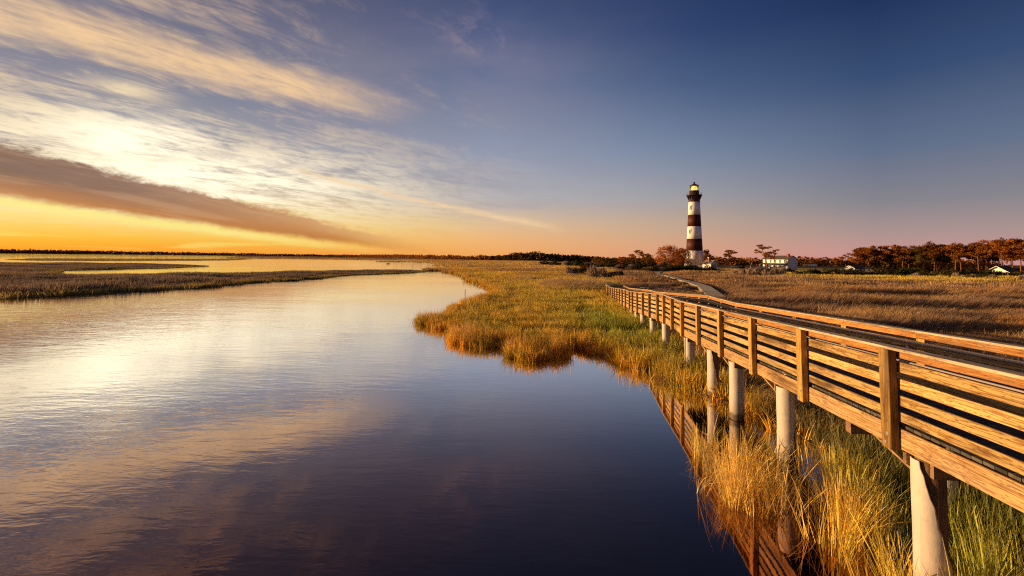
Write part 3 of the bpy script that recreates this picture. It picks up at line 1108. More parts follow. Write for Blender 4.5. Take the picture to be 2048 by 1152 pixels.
for z in (42.3, 42.92):
    ring = [(4.18 * math.cos(2 * math.pi * k / 48), 4.18 * math.sin(2 * math.pi * k / 48), z) for k in range(49)]
    mb.tube(ring, 0.03, 5)
mb.build('gallery_railing', M['iron'], lh)
mb = MB()
mb.lathe([(2.62, 41.8), (2.62, 43.9), (2.75, 44.0), (2.75, 44.2), (2.3, 44.25)], 40)
auto(mb.build('watch_room', M['iron'], lh, True))
mb = MB()
NP = 12
for k in range(NP):
    a0, a1 = 2 * math.pi * k / NP, 2 * math.pi * (k + 1) / NP
    g = 0.02
    for z0, z1 in ((44.28, 45.6), (45.66, 47.0)):
        pb = MB()
        q = [(2.25 * math.cos(a0 + g), 2.25 * math.sin(a0 + g)), (2.25 * math.cos(a1 - g), 2.25 * math.sin(a1 - g))]
        pb.face([(q[0][0], q[0][1], z0), (q[1][0], q[1][1], z0), (q[1][0], q[1][1], z1), (q[0][0], q[0][1], z1)])
        pb.build('pane', M['glass'], lh)
    mb.tube([(2.27 * math.cos(a0), 2.27 * math.sin(a0), 44.2), (2.27 * math.cos(a0), 2.27 * math.sin(a0), 47.05)], 0.045, 5)
ring = [(2.27 * math.cos(2 * math.pi * k / NP), 2.27 * math.sin(2 * math.pi * k / NP), 45.63) for k in range(NP + 1)]
mb.tube(ring, 0.035, 5)
mb.build('glazing_bars', M['iron'], lh)
mb = MB()
mb.lathe([(0.8, 44.3), (1.45, 44.6), (1.75, 45.6), (1.45, 46.5), (0.8, 46.9)], 24)
mb.build('lens', M['lens'], lh, True)
mb = MB()
mb.lathe([(2.55, 47.0), (2.6, 47.1), (1.9, 47.6), (0.9, 48.1), (0.45, 48.3), (0.42, 48.6)], 40)
rf = mb.build('lantern_roof', M['iron'], lh, True)
mb = MB()
mb.lathe([(0.12, 48.55), (0.5, 48.75), (0.55, 49.0), (0.35, 49.3), (0.06, 49.4), (0.04, 50.0)], 16)
mb.build('vent_ball', M['iron'], rf, True)


def rad(z):
    for (z0, r0), (z1, r1) in zip(RADII, RADII[1:]):
        if z <= z1:
            return r0 + (r1 - r0) * (z - z0) / (z1 - z0)
    return RADII[-1][1]


va = math.atan2(-LH.y, -LH.x)
for z in (5.6, 19.4, 33.0):
    a = va - 0.66
    r = rad(z)
    f = empty('window', (r * math.cos(a), r * math.sin(a), z), a)
    f.parent = lh
    fm = MB()
    w, h = 0.5, 1.2
    fm.box((-.25, -w - .14, -.14), (.10, -w, 2 * h + .14))
    fm.box((-.25, w, -.14), (.10, w + .14, 2 * h + .14))
    fm.box((-.25, -w, -.14), (.12, w, 0))
    fm.box((-.25, -w - .2, 2 * h), (.18, w + .2, 2 * h + .24))
    fm.box((-.12, -.04, 0), (.05, .04, 2 * h))
    for zz in (.9, 1.8):
        fm.box((-.12, -w, zz - .03), (.04, w, zz + .03))
    fm.build('frame', M['trimw'], f)
    pb = MB()
    pb.box((-.3, -w, 0), (-.02, w, 2 * h))
    pb.build('pane', M['pane'], f)


def basis(o, a):
    """local frame: x along a (horizontal bearing vector), y to its left"""
    return Matrix(((a.x, -a.y, 0, o.x), (a.y, a.x, 0, o.y), (0, 0, 1, o.z), (0, 0, 0, 1)))


def house(name, label, cat, corner, ax, L, Wd, zb, ze, zr, wallm, roofm, over=0.35):
    """gabled house: ridge along local x, length L; width Wd along local y; corner is local (0,0)"""
    e = empty(name, (corner.x, corner.y, 0), math.atan2(ax.y, ax.x))
    tag(e, label, cat)
    mb = MB()
    mb.face([(0, 0, zb), (L, 0, zb), (L, 0, ze), (0, 0, ze)])
    mb.face([(L, Wd, zb), (0, Wd, zb), (0, Wd, ze), (L, Wd, ze)])
    mb.face([(0, Wd, zb), (0, 0, zb), (0, 0, ze), (0, Wd / 2, zr - .1), (0, Wd, ze)])
    mb.face([(L, 0, zb), (L, Wd, zb), (L, Wd, ze), (L, Wd / 2, zr - .1), (L, 0, ze)])
    mb.build('wall', wallm, e)
    rb = MB()
    th = 0.16
    sl = (zr - ze) / (Wd / 2)
    for s in (0, 1):
        y0, y1 = (-over, Wd / 2) if s == 0 else (Wd + over, Wd / 2)
        z0, z1 = ze - over * sl, zr
        p = [(-over, y0, z0), (L + over, y0, z0), (L + over, y1, z1), (-over, y1, z1)]
        q = [(x, y, z + th) for x, y, z in p]
        if s:
            p, q = [p[1], p[0], p[3], p[2]], [q[1], q[0], q[3], q[2]]
        rb.face(list(reversed(p)))
        rb.face(q)
        for i in range(4):
            j = (i + 1) % 4
            rb.face([p[i], p[j], q[j], q[i]])
    roof = rb.build('roof', roofm, e)
    tb = MB()
    for x in (-over - .05, L + over):
        for s in (0, 1):
            y0 = -over if s == 0 else Wd + over
            z0 = ze - over * sl
            tb.face([(x, y0, z0 - .06), (x, Wd / 2, zr - .06), (x, Wd / 2, zr + .14), (x, y0, z0 + .14)])
            tb.face([(x + .05, y0, z0 + .14), (x + .05, Wd / 2, zr + .14), (x + .05, Wd / 2, zr - .06), (x + .05, y0, z0 - .06)])
    tb.build('barge_board', M['trimw'], e)
    return e, roof


def win(parent, o, nx, w=0.95, h=1.6, mat='trimw'):
    """window on a wall of the house: o is its local sill centre; nx = ('y', -1) etc. is the outward side"""
    axs, sg = nx
    f = empty('window', o, {('y', -1): -math.pi / 2, ('y', 1): math.pi / 2, ('x', -1): math.pi, ('x', 1): 0}[nx])
    f.parent = parent
    fm = MB()
    fm.box((-.02, -w / 2 - .12, -.1), (.06, -w / 2, h + .1))
    fm.box((-.02, w / 2, -.1), (.06, w / 2 + .12, h + .1))
    fm.box((-.02, -w / 2, h), (.07, w / 2, h + .14))
    fm.box((-.02, -w / 2 - .15, -.16), (.11, w / 2 + .15, -.1))
    fm.box((-.02, -w / 2, h / 2 - .03), (.04, w / 2, h / 2 + .03))
    fm.box((-.02, -.025, 0), (.035, .025, h))
    fm.build('frame', M[mat], f)
    pb = MB()
    pb.box((-.05, -w / 2, -.1), (.012, w / 2, h))
    pb.build('pane', M['pane'], f)
    return f


def chimney(roof, x, y, z0, z1, w=0.8, band_=False):
    mb = MB()
    mb.box((x - w / 2, y - w / 2, z0), (x + w / 2, y + w / 2, z1))
    mb.box((x - w / 2 - .1, y - w / 2 - .1, z1), (x + w / 2 + .1, y + w / 2 + .1, z1 + .22))
    mb.box((x - w / 2 - .06, y - w / 2 - .06, z1 - .5), (x + w / 2 + .06, y + w / 2 + .06, z1 - .38))
    c = mb.build('chimney', M['brick'], roof)
    if band_:
        b = MB()
        b.box((x - w / 2 - .11, y - w / 2 - .11, z1 - .35), (x + w / 2 + .11, y + w / 2 + .11, z1 - .02))
        b.build('chimney_band', M['trimw'], roof)
    return c


# keepers' house: the long porch side faces the low sun, the plain gable faces the viewer
kx = Vector((-0.277, 0.961, 0)).normalized()
# local x runs along the ridge away from the near gable, local y to its left = towards the porch; the near right corner is the origin
kc = Vector((138.3, 228.0, 0)) + Vector((0.961, 0.277, 0)) * 5.9
kh, kroof = house('keepers_house', 'white two storey house with a long porch and red brick chimneys', 'house', kc, kx, 15.6, 5.9, 0.2, 5.85, 7.5, M['siding'], M['roof'], 0.45)
for x in (1.9, 4.7, 7.6, 10.6, 13.6):
    win(kh, (x, 5.9, 4.05), ('y', 1), 0.95, 1.35)
for x in (1.9, 4.7, 10.6, 13.6):
    win(kh, (x, 5.9, 1.15), ('y', 1), 0.95, 1.5)
for x in (7.2, 8.5):
    d_ = MB()
    d_.box((x - .5, 5.9, .5), (x + .5, 5.96, 2.6))
    d_.build('door', M['iron'] if x < 8 else M['pile'], kh)
chimney(kroof, 1.6, 3.9, 6.2, 8.35, 0.8)
chimney(kroof, 3.4, 1.9, 6.6, 8.2, 0.8)
chimney(kroof, 13.8, 3.9, 6.2, 8.2, 0.8)
pb = MB()
pw = 2.3
P_ = [(0.1, 5.9, 3.75), (15.5, 5.9, 3.75), (15.9, 5.9 + pw + .3, 3.02), (-.3, 5.9 + pw + .3, 3.02)]
pb.face(P_)
pb.face(list(reversed([(x, y, z - .12) for x, y, z in P_])))
for i in range(4):
    j = (i + 1) % 4
    a, b = P_[i], P_[j]
    pb.face([a, (a[0], a[1], a[2] - .12), (b[0], b[1], b[2] - .12), b])
pb.build('porch_roof', M['roof'], kh)
pf = MB()
pf.box((0, 5.93, .2), (15.6, 5.9 + pw, .55))
pf.build('porch_floor', M['trimw'], kh)
for x in (.15, 3.2, 6.25, 9.35, 12.4, 15.4):
    c = MB()
    c.box((x - .1, 5.9 + pw - .25, .55), (x + .1, 5.9 + pw - .05, 2.98))
    c.build('porch_column', M['trimw'], kh)
pr2 = MB()
for a, b in ((.25, 3.1), (3.3, 6.15), (9.45, 12.3), (12.5, 15.3)):
    pr2.box((a, 5.9 + pw - .18, 1.35), (b, 5.9 + pw - .12, 1.42))
    pr2.box((a, 5.9 + pw - .18, .7), (b, 5.9 + pw - .12, .76))
    n_ = int((b - a) / .25)
    for i in range(n_):
        x = a + (b - a) * (i + .5) / n_
        pr2.box((x - .02, 5.9 + pw - .17, .76), (x + .02, 5.9 + pw - .13, 1.35))
pr2.build('porch_railing', M['trimw'], kh)
bp = MB()
bp.box((4.0, -1.9, .2), (7.5, -.0, .6))
bp.face([(3.8, 0, 3.3), (3.8, -2.1, 2.75), (7.7, -2.1, 2.75), (7.7, 0, 3.3)])
bp.box((4.0, -1.95, .6), (4.15, -1.8, 2.78))
bp.box((7.3, -1.95, .6), (7.45, -1.8, 2.78))
bp.build('back_porch', M['trimw'], kh)
bs = MB()
for i in range(5):
    bs.box((2.6 + .28 * i, -1.8, .15), (2.88 + .28 * i, -.5, .2 + .09 * (i + 1)))
bs.build('back_steps', M['trimw'], kh)

# small white house at the foot of the tower
oc = Vector((110.9, 245.0, 0))
oh, oroof = house('oil_house', 'small white gabled house with two narrow windows beside the lighthouse', 'house', Vector((110.75, 245.4, 0)), Vector((-0.277, 0.961, 0)), 6.5, 4.2, 0.15, 2.95, 4.75, M['siding'], M['roof_grey'], 0.4)
for y in (1.45, 2.85):
    win(oh, (0, y, 1.1), ('x', -1), 0.45, 1.35, 'pane')
chimney(oroof, 3.2, 2.6, 4.0, 6.3, 0.9, True)
win(oh, (3.0, 4.2, 1.0), ('y', 1), 0.6, 1.2)

# cream shed
sh, sroof = house('cream_shed', 'low cream shed with a dark roof standing left of the pine grove', 'shed', Vector((150.6, 200.0, 0)), Vector((0.961, 0.277, 0)), 5.2, 4.4, 0.1, 1.95, 3.3, M['siding'], M['roof'], 0.3)
dd = MB()
dd.box((3.0, -.05, .1), (4.0, 0, 1.85))
dd.build('door', M['pile'], sh)
win(sh, (0, 2.2, .9), ('x', -1), .8, .8)

# gabled house end among the shrubs below the grove
gh, groof = house('gabled_house', 'pale gable end of a house half sunk behind shrubs below the tall pines', 'house', Vector((181.8, 167.0, 0)), Vector((0.90, 0.43, 0)), 9.0, 5.6, 0.1, 2.0, 3.85, M['siding'], M['roof'], 0.7)
win(gh, (0, 2.8, .7), ('x', -1), 1.0, 1.0)
sk = MB()
sk.box((4.5, 1.2, 2.55), (6.5, 2.2, 2.62))
o = sk.build('roof_light', M['pane'], groof)
o.matrix_local = Matrix.Translation((0, 0, .28))

# low white building far behind the keepers' house
fb = tag(empty('far_building', (322, 500, .2), -.3), 'long low white building far off to the right of the keepers house', 'building')
mb = MB()
mb.box((0, 0, 0), (11.5, 8, 2.6))
mb.build('wall', M['siding'], fb)
mb = MB()
mb.box((-.4, -.4, 2.6), (11.9, 8.4, 3.3))
mb.build('roof', M['roof'], fb)

# white picket fences
def fence(label, a, b, h, sp=0.16):
    a, b = Vector(a), Vector(b)
    L = (b - a).length
    e = empty('picket_fence', a, math.atan2((b - a).y, (b - a).x))
    tag(e, label, 'fence')
    pk = MB()
    pk.box((-.035, -.01, .04), (.035, .01, h))
    pk.face([(-.035, -.01, h), (.035, -.01, h), (0, -.01, h + .06)])
    me = pk.mesh('picket', M['trimw'])
    n = int(L / sp)
    mbx = MB()
    for i in range(n):
        x = L * (i + .5) / n
        mbx.box((x - .055, -.012, .05), (x + .055, .012, h))
    o = mbx.build('pickets', M['trimw'], e)
    o['kind'] = 'stuff'
    np_ = int(L / 2.4) + 1
    for i in range(np_):
        p = MB()
        x = L * i / max(1, np_ - 1)
        p.box((x - .06, .02, 0), (x + .06, .14, h + .1))
        p.build('post', M['trimw'], e)
    for z in (.3, h - .25):
        r = MB()
        r.box((0, .013, z), (L, .05, z + .09))
        r.build('rail', M['trimw'], e)


fence('white picket fence across the gap left of the broad orange trees', (60.9, 206.0, GZ), (68.3, 205.0, GZ), 1.15)
fence('white picket fence behind the shrubs left of the keepers house', (108.5, 222.0, GZ), (126.0, 219.0, GZ), 1.0)
fence('white picket fence left of the cream shed', (143.4, 204.0, GZ), (150.2, 203.5, GZ), 0.95)

# vehicles by the lot
M['tyre'] = plain('tyre_rubber', (0.03, 0.03, 0.03), 0.8, 0.2, 4.0)
M['rim_metal'] = plain('wheel_metal', (0.5, 0.5, 0.5), 0.3, 0.1, 4.0, 0.5, 0.6)


def car(label, loc, rz, c, group=None):
    e = empty('parked_car', loc, rz)
    tag(e, label, 'car', group)
    pm = plain('car_paint', c, 0.3, 0.05, 1.0, 0.5)
    prof = [(-2.2, .35), (2.15, .35), (2.25, .75), (2.1, .95), (1.0, 1.05), (-1.9, 1.08), (-2.25, .95), (-2.3, .6)]
    mb = MB()
    for s in (-.88, .88):
        mb.v += [(x, s, z) for x, z in prof]
    n = len(prof)
    for i in range(n):
        j = (i + 1) % n
        mb.f.append((i, j, n + j, n + i))
    mb.f.append(tuple(range(n)))
    mb.f.append(tuple(reversed(range(n, 2 * n))))
    mb.build('body', pm, e)
    cb = MB()
    q0 = [(-1.75, -.8, 1.05), (.9, -.8, 1.05), (.9, .8, 1.05), (-1.75, .8, 1.05)]
    q1 = [(-1.35, -.66, 1.52), (.2, -.66, 1.52), (.2, .66, 1.52), (-1.35, .66, 1.52)]
    for i in range(4):
        j = (i + 1) % 4
        cb.face([q0[i], q0[j], q1[j], q1[i]])
    cb.build('windows', M['pane'], e)
    rb = MB()
    rb.box((-1.38, -.68, 1.52), (.23, .68, 1.57))
    rb.build('car_roof', pm, e)
    for x in (-1.4, 1.4):
        for s in (-1, 1):
            w = MB()
            w.tube([(x, s * .72, .33), (x, s * .9, .33)], .33, 14)
            wo = w.build('wheel', M['tyre'], e)
            h = MB()
            h.tube([(x, s * .9, .33), (x, s * .915, .33)], .19, 10)
            h.build('hub', M['rim_metal'], wo)
    for s in (-.6, .6):
        l = MB()
        l.box((2.1, s - .18, .68), (2.27, s + .18, .86))
        l.build('headlight', M['trimw'], e)


car('white car parked behind the lone pine left of the house', (149.5, 305, GZ + .03), 0.25, (0.75, 0.74, 0.73))
car('blue car parked beside the white car', (153.5, 309, GZ + .03), 0.25, (0.05, 0.09, 0.25))
car('red car parked close to the porch end of the keepers house', (151.5, 280, GZ + .03), 0.9, (0.50, 0.03, 0.03))
car('dark blue car parked behind the red car', (156.0, 284, GZ + .03), 0.9, (0.03, 0.05, 0.12))


def sign(label, loc, h, c):
    e = empty('sign_post', loc)
    tag(e, label, 'sign')
    p = MB()
    p.box((-.06, -.06, 0), (.06, .06, h))
    p.build('post', M['trimw'], e)
    b = MB()
    b.box((-.35, -.1, h - .9), (.35, -.06, h + .1))
    b.build('panel', plain('sign_panel', c, 0.5, 0.05), e)


sign('yellow upright sign by the parking area left of the red car', (148.0, 282, GZ + .03), 2.4, (0.75, 0.5, 0.06))
sign('small green sign on a post left of the yellow sign', (146.0, 290, GZ + .03), 2.2, (0.1, 0.3, 0.2))

# odd things in and beside the water
mb = MB()
mb.tube([(-5.44, 53.8, -.4), (-5.43, 53.78, .72)], [.045, .035], 8)
tag(mb.build('marker_stake', M['pile']), 'thin dark stake standing in the water off the grassy point', 'stake')
mb = MB()
mb.tube([(-.06, 22.3, -.1), (.02, 22.42, .30), (.10, 22.5, .60)], [.075, .07, .05], 10)
tag(mb.build('post_stub', M['sleeve'], None, True), 'pale stub of a broken post leaning at the marsh edge', 'post')
mb = MB()
mb.tube([(4.75, 10.9, .05), (5.0, 11.25, .42), (5.25, 11.6, .66)], [.016, .014, .008], 6)
mb.tube([(4.75, 10.9, .05), (4.55, 10.8, .02), (4.45, 10.9, -.02)], [.016, .012, .008], 6)
tag(mb.build('driftwood_branch', M['cap']), 'bare pale branch stuck in the dark water beside the reflected railing', 'branch')
p0 = Vector((113.0, 146.0, GZ))
mb = MB()
mb.tube([p0 + Vector((-.6, 0, 1.7)), p0 + Vector((.45, 0, 0))], [.05, .08], 6)
tag(mb.build('dead_trunk', M['trimw']), 'leaning bleached stick at the edge of the shrubs right of the shed', 'branch')

# ------------------------------------------------------------------ trees and shrubs
def leaf_mat(name, c1, c2, c3, trans=0.35):
    m, t = material(name)
    p = t.n('ShaderNodeTexCoord').outputs['Object']
    rnd = t.n('ShaderNodeObjectInfo').outputs['Random']
    n = t.noise(p, 0.7, 4, 0.6)
    n2 = t.noise(p, 5.0, 2, 0.6)
    c = t.mix(t.sm(n, 0.36, 0.64), c1, c2)
    c = t.mix(t.sm(n2, 0.5, 0.75), c, c3)
    v = t.add(0.75, t.mul(rnd, 0.5))
    c = t.mix(1.0, c, t.xyz(v, v, v), 'MULTIPLY')
    d = t.n('ShaderNodeBsdfDiffuse')
    t.link(c, d.inputs[0])
    tr = t.n('ShaderNodeBsdfTranslucent')
    t.link(c, tr.inputs[0])
    mx = t.n('ShaderNodeMixShader')
    mx.inputs[0].default_value = trans
    t.link(d.outputs[0], mx.inputs[1])
    t.link(tr.outputs[0], mx.inputs[2])
    o = t.n('ShaderNodeOutputMaterial')
    t.link(mx.outputs[0], o.inputs[0])
    return m


M['pine_leaf'] = leaf_mat('pine_needles', (0.24, 0.115, 0.02), (0.40, 0.13, 0.02), (0.58, 0.14, 0.02))  # the low sun's red is put into the pine and oak leaf colours
M['pine_far'] = leaf_mat('pine_needles_dark', (0.20, 0.10, 0.02), (0.34, 0.115, 0.02), (0.52, 0.13, 0.02))
M['pine_green'] = leaf_mat('pine_needles_green', (0.10, 0.085, 0.02), (0.17, 0.115, 0.022), (0.34, 0.13, 0.02))
M['oak_leaf'] = leaf_mat('sunlit_leaves', (0.34, 0.14, 0.022), (0.56, 0.17, 0.022), (0.70, 0.19, 0.02))
M['oak_dark'] = leaf_mat('dark_leaves', (0.075, 0.052, 0.015), (0.12, 0.062, 0.015), (0.20, 0.075, 0.016))
M['shrub_green'] = leaf_mat('evergreen_leaves', (0.035, 0.036, 0.013), (0.055, 0.046, 0.015), (0.10, 0.07, 0.02), 0.15)
M['shrub_gold'] = leaf_mat('golden_leaves', (0.22, 0.16, 0.04), (0.27, 0.16, 0.04), (0.33, 0.19, 0.05))
M['shrub_red'] = leaf_mat('russet_leaves', (0.16, 0.06, 0.02), (0.22, 0.08, 0.025), (0.12, 0.07, 0.02))
M['twig'] = leaf_mat('bare_twigs', (0.28, 0.19, 0.16), (0.36, 0.25, 0.20), (0.42, 0.33, 0.28), 0.15)
M['bark'] = plain('pine_bark', (0.22, 0.10, 0.05), 0.9, 0.35, 2.0, 0.1)
M['bark_grey'] = plain('grey_bark', (0.30, 0.23, 0.18), 0.9, 0.3, 2.0, 0.1)


class Leaves:
    """many small leaf-clump faces gathered into one mesh"""
    def __init__(self):
        self.c, self.s, self.n = [], [], []

    def pad(self, c, r, n, size, shell=0.5, rg=rng):
        """n clumps inside an ellipsoid with radii r"""
        d = rg.normal(size=(n, 3))
        d /= np.linalg.norm(d, axis=1)[:, None]
        rad_ = shell + (1 - shell) * rg.random(n)
        p = d * rad_[:, None] * np.array(r) + np.array(c)
        self.c.append(p)
        self.s.append(size * (0.6 + 0.8 * rg.random(n)))
        nn_ = d * 0.6 + rg.normal(size=(n, 3)) * 0.6
        self.n.append(nn_ / np.linalg.norm(nn_, axis=1)[:, None])

    def mesh(self, name, m, rg=rng, aspect=0.6):
        c, s, n = np.concatenate(self.c), np.concatenate(self.s), np.concatenate(self.n)
        k = len(c)
        a = np.cross(n, rg.normal(size=(k, 3)))
        a /= np.linalg.norm(a, axis=1)[:, None] + 1e-9
        b = np.cross(n, a)
        s = s[:, None]
        v = np.stack([c - a * s, c + b * s * aspect * 0.7 - a * s * .15, c + a * s, c - b * s * aspect * 0.7 + a * s * .2], 1).reshape(-1, 3)
        return np_mesh(name, v, np.arange(4 * k).reshape(-1, 4), m)


def pine_proto(seed, h, lean=(0, 0), top=0.45, spread=3.0, pads=12, leaf='pine_leaf', dens=1.0, flat=0.36):
    """tall bare trunk with a flat layered head; h in metres"""
    r = random.Random(seed)
    rg = np.random.default_rng(seed)
    mb = MB()
    n = 7
    path = []
    for i in range(n + 1):
        t = i / n
        w = 0.25 * math.sin(3.1 * t + seed)
        path.append(Vector((lean[0] * t ** 1.6 + w * .5, lean[1] * t ** 1.6 + .3 * math.sin(2.3 * t + seed * 2), h * 0.95 * t)))
    r0 = 0.018 * h + 0.05
    mb.tube(path, [r0 * (1 - 0.8 * i / n) for i in range(n + 1)], 7)
    lv = Leaves()
    for k in range(pads):
        t = top + (1 - top) * (k + r.random() * .7) / pads
        i = min(n - 1, int(t * n))
        p = path[i].lerp(path[i + 1], t * n - i)
        a = r.uniform(0, 2 * math.pi)
        span = spread * (0.45 + 0.75 * math.sin(math.pi * min(1, max(0.12, (t - top) / (1.12 - top))))) * r.uniform(.5, 1.0)
        if k >= pads - 2:
            span *= 0.35
        e = p + Vector((math.cos(a) * span, math.sin(a) * span, span * r.uniform(.15, .4)))
        mid = (p + e) / 2 + Vector((0, 0, -span * .05))
        rb = r0 * (1 - .8 * t) * .55
        mb.tube([p, mid, e], [rb, rb * .6, rb * .2], 5, False)
        pr_ = spread * r.uniform(.28, .48)
        for q in range(3):
            o = Vector((r.gauss(0, .5), r.gauss(0, .5), r.gauss(0, .12))) * pr_
            c = e + o
            lv.pad((c.x, c.y, c.z), (pr_ * r.uniform(.6, 1), pr_ * r.uniform(.6, 1), pr_ * flat * r.uniform(.7, 1.1)), int(46 * dens), 0.27 + spread * .02, 0.3, rg)
        if r.random() < .6:
            c = mid
            lv.pad((c.x, c.y, c.z + .1), (pr_ * .5, pr_ * .5, pr_ * flat * .6), int(22 * dens), 0.26, 0.3, rg)
    for k in range(4):
        t = top * r.uniform(.45, .95)
        i = min(n - 1, int(t * n))
        p = path[i].lerp(path[i + 1], t * n - i)
        a = r.uniform(0, 6.28)
        mb.tube([p, p + Vector((math.cos(a), math.sin(a), .15)) * spread * r.uniform(.2, .5)], [.04, .012], 4, False)
    return mb.mesh('trunk', M['bark'], True), lv.mesh('crown', M[leaf], rg)


def round_proto(seed, h, wid, leaf='oak_leaf', n=30, dens=1.0, bark='bark_grey', low=0.25, size=.32):
    r = random.Random(seed)
    rg = np.random.default_rng(seed)
    mb = MB()
    lv = Leaves()
    fork = h * r.uniform(.22, .32)
    r0 = .02 * h + .06
    mb.tube([(0, 0, 0), (.08, .05, fork * .5), (.1, 0, fork)], [r0, r0 * .85, r0 * .75], 7)
    for k in range(n):
        a = k * 2.4 + r.uniform(-.4, .4)
        zz = low + (1 - low) * (k + .5) / n
        prof_ = math.sqrt(max(0.03, 1 - ((zz - .55) / .52) ** 2))
        rad_ = wid * prof_ * math.sqrt(r.random()) * 1.0
        e = Vector((math.cos(a) * rad_, math.sin(a) * rad_, h * zz * .93))
        mb.tube([(.1, 0, fork * r.uniform(.7, 1)), tuple((Vector((.1, 0, fork)) + e) / 2 + Vector((0, 0, .25))), tuple(e)], [r0 * .4, r0 * .22, .02], 4, False)
        pr_ = wid * r.uniform(.24, .40)
        lv.pad(tuple(e), (pr_, pr_, pr_ * .75), int(75 * dens), size, .45, rg)
    return mb.mesh('trunk', M[bark], True), lv.mesh('crown', M[leaf], rg)


def plant(name, label, cat, group, x, y, proto, s=1.0, rz=0.0, z=GZ, parts=('trunk', 'crown'), sz=None):
    e = empty(name, (x, y, z), rz, s if sz is None else (s, s, sz))
    tag(e, label, cat, group)
    for n_, me in zip(parts, proto):
        link(n_, me, e)
    return e


# single trees near the lighthouse and the house
P = {}
P['a'] = pine_proto(11, 10, (1.2, 0), .40, 3.3, 14, dens=.8)
P['b'] = pine_proto(12, 10, (-.8, .5), .50, 3.0, 12, dens=.7)
P['c'] = pine_proto(13, 10, (.3, 0), .42, 3.6, 13, dens=.8)
P['lean'] = pine_proto(14, 12, (-3.0, .3), .52, 3.2, 11, dens=.7)
P['thin'] = pine_proto(15, 10, (.4, 0), .55, 2.6, 8, dens=.5)
P['small'] = pine_proto(16, 7, (.6, 0), .40, 2.6, 9, dens=.6)
P['broad'] = round_proto(21, 12, 6.0, n=42, dens=1.2)
P['broad2'] = round_proto(22, 11, 4.6, n=36, dens=1.2)
P['sparse'] = round_proto(23, 9.5, 4.4, n=20, dens=.30, size=.28)
P['dark'] = round_proto(24, 10, 4.2, leaf='oak_dark', n=32, dens=1.1)
P['cedar'] = round_proto(25, 4.5, 1.7, leaf='oak_dark', n=18, dens=.9, low=.1)
gN = 'pines standing round the lighthouse and houses'
plant('pine_tree', 'flat topped pine left of the broad orange trees, tallest of the left group', 'tree', gN, 68.2, 250, P['c'], 1.0, .6)
plant('pine_tree', 'smaller open pine between the left pine and the broad orange tree', 'tree', gN, 75.5, 255, P['thin'], .82, 2.0)
plant('pine_tree', 'low bushy pine at the left end of the trees left of the lighthouse', 'tree', gN, 61.5, 252, P['small'], .92, 1.0)
plant('pine_tree', 'stunted pine among the scrub far left of the lighthouse', 'tree', gN, 50.5, 262, P['small'], .62, 4.0)
plant('broadleaf_tree', 'broad orange leaved tree with pale twin trunks left of the lighthouse', 'tree', None, 80.6, 233, P['broad'], 1.02, .4)
plant('broadleaf_tree', 'orange and green tree close against the left side of the lighthouse', 'tree', None, 89.6, 240, P['broad2'], 1.0, 1.4)
plant('broadleaf_tree', 'dark tree behind the left edge of the broad orange tree', 'tree', None, 78.0, 262, P['dark'], .82, 2.4)
plant('broadleaf_tree', 'thin red leaved tree standing right in front of the lighthouse base', 'tree', None, 91.2, 221, P['sparse'], 1.0, .9)
plant('broadleaf_tree', 'dark round tree right of the lighthouse behind the small white house', 'tree', None, 117.8, 276, P['dark'], 1.12, 0)
plant('pine_tree', 'low dark tree behind the roof of the small white house', 'tree', None, 124.5, 280, P['small'], .9, 2.0)
plant('pine_tree', 'lone pine with a red left side between the lighthouse and the keepers house', 'tree', gN, 103.6, 215, P['a'], .98, 2.6)
plant('pine_tree', 'pine leaning left with a long upper branch in front of the keepers house', 'tree', gN, 112.2, 200, P['lean'], 1.0, .1)
plant('pine_tree', 'open pine in front of the middle of the keepers house', 'tree', gN, 115.3, 200, P['thin'], 1.0, 4.1)
plant('cedar_tree', 'dark rounded cedar between the lone pine and the red car', 'tree', None, 109.4, 216, P['cedar'], 1.0, 0)
plant('shrub_tree', 'low red tree at the right of the small white house', 'tree', None, 108.6, 232, P['sparse'], .46, 3.0)
plant('pine_tree', 'small layered pine behind the left end of the cream shed', 'tree', gN, 153.2, 215, P['small'], .95, 1.2)
plant('pine_tree', 'slim flat topped pine behind the cream shed, taller of the two there', 'tree', gN, 158.5, 216, P['thin'], .84, 3.0)

# the pine grove on the right
GP = [pine_proto(40 + i, 14, (rr, 0), tt, 4.7, 22, leaf=['pine_leaf', 'pine_far', 'pine_green'][i % 3], dens=1.0 + .3 * (i % 2), flat=.6)
      for i, (rr, tt) in enumerate([(.6, .52), (-.5, .57), (.2, .46), (-.9, .54), (.8, .60), (1.3, .42), (-.3, .50)])]
ORD = ['first', 'second', 'third', 'fourth', 'fifth', 'sixth', 'seventh', 'eighth', 'ninth', 'tenth', 'eleventh', 'twelfth', 'thirteenth',
       'fourteenth', 'fifteenth', 'sixteenth', 'seventeenth', 'eighteenth', 'nineteenth', 'twentieth', 'twenty-first', 'twenty-second',
       'twenty-third', 'twenty-fourth', 'twenty-fifth', 'twenty-sixth', 'twenty-seventh', 'twenty-eighth', 'twenty-ninth', 'thirtieth']
gr = random.Random(9)
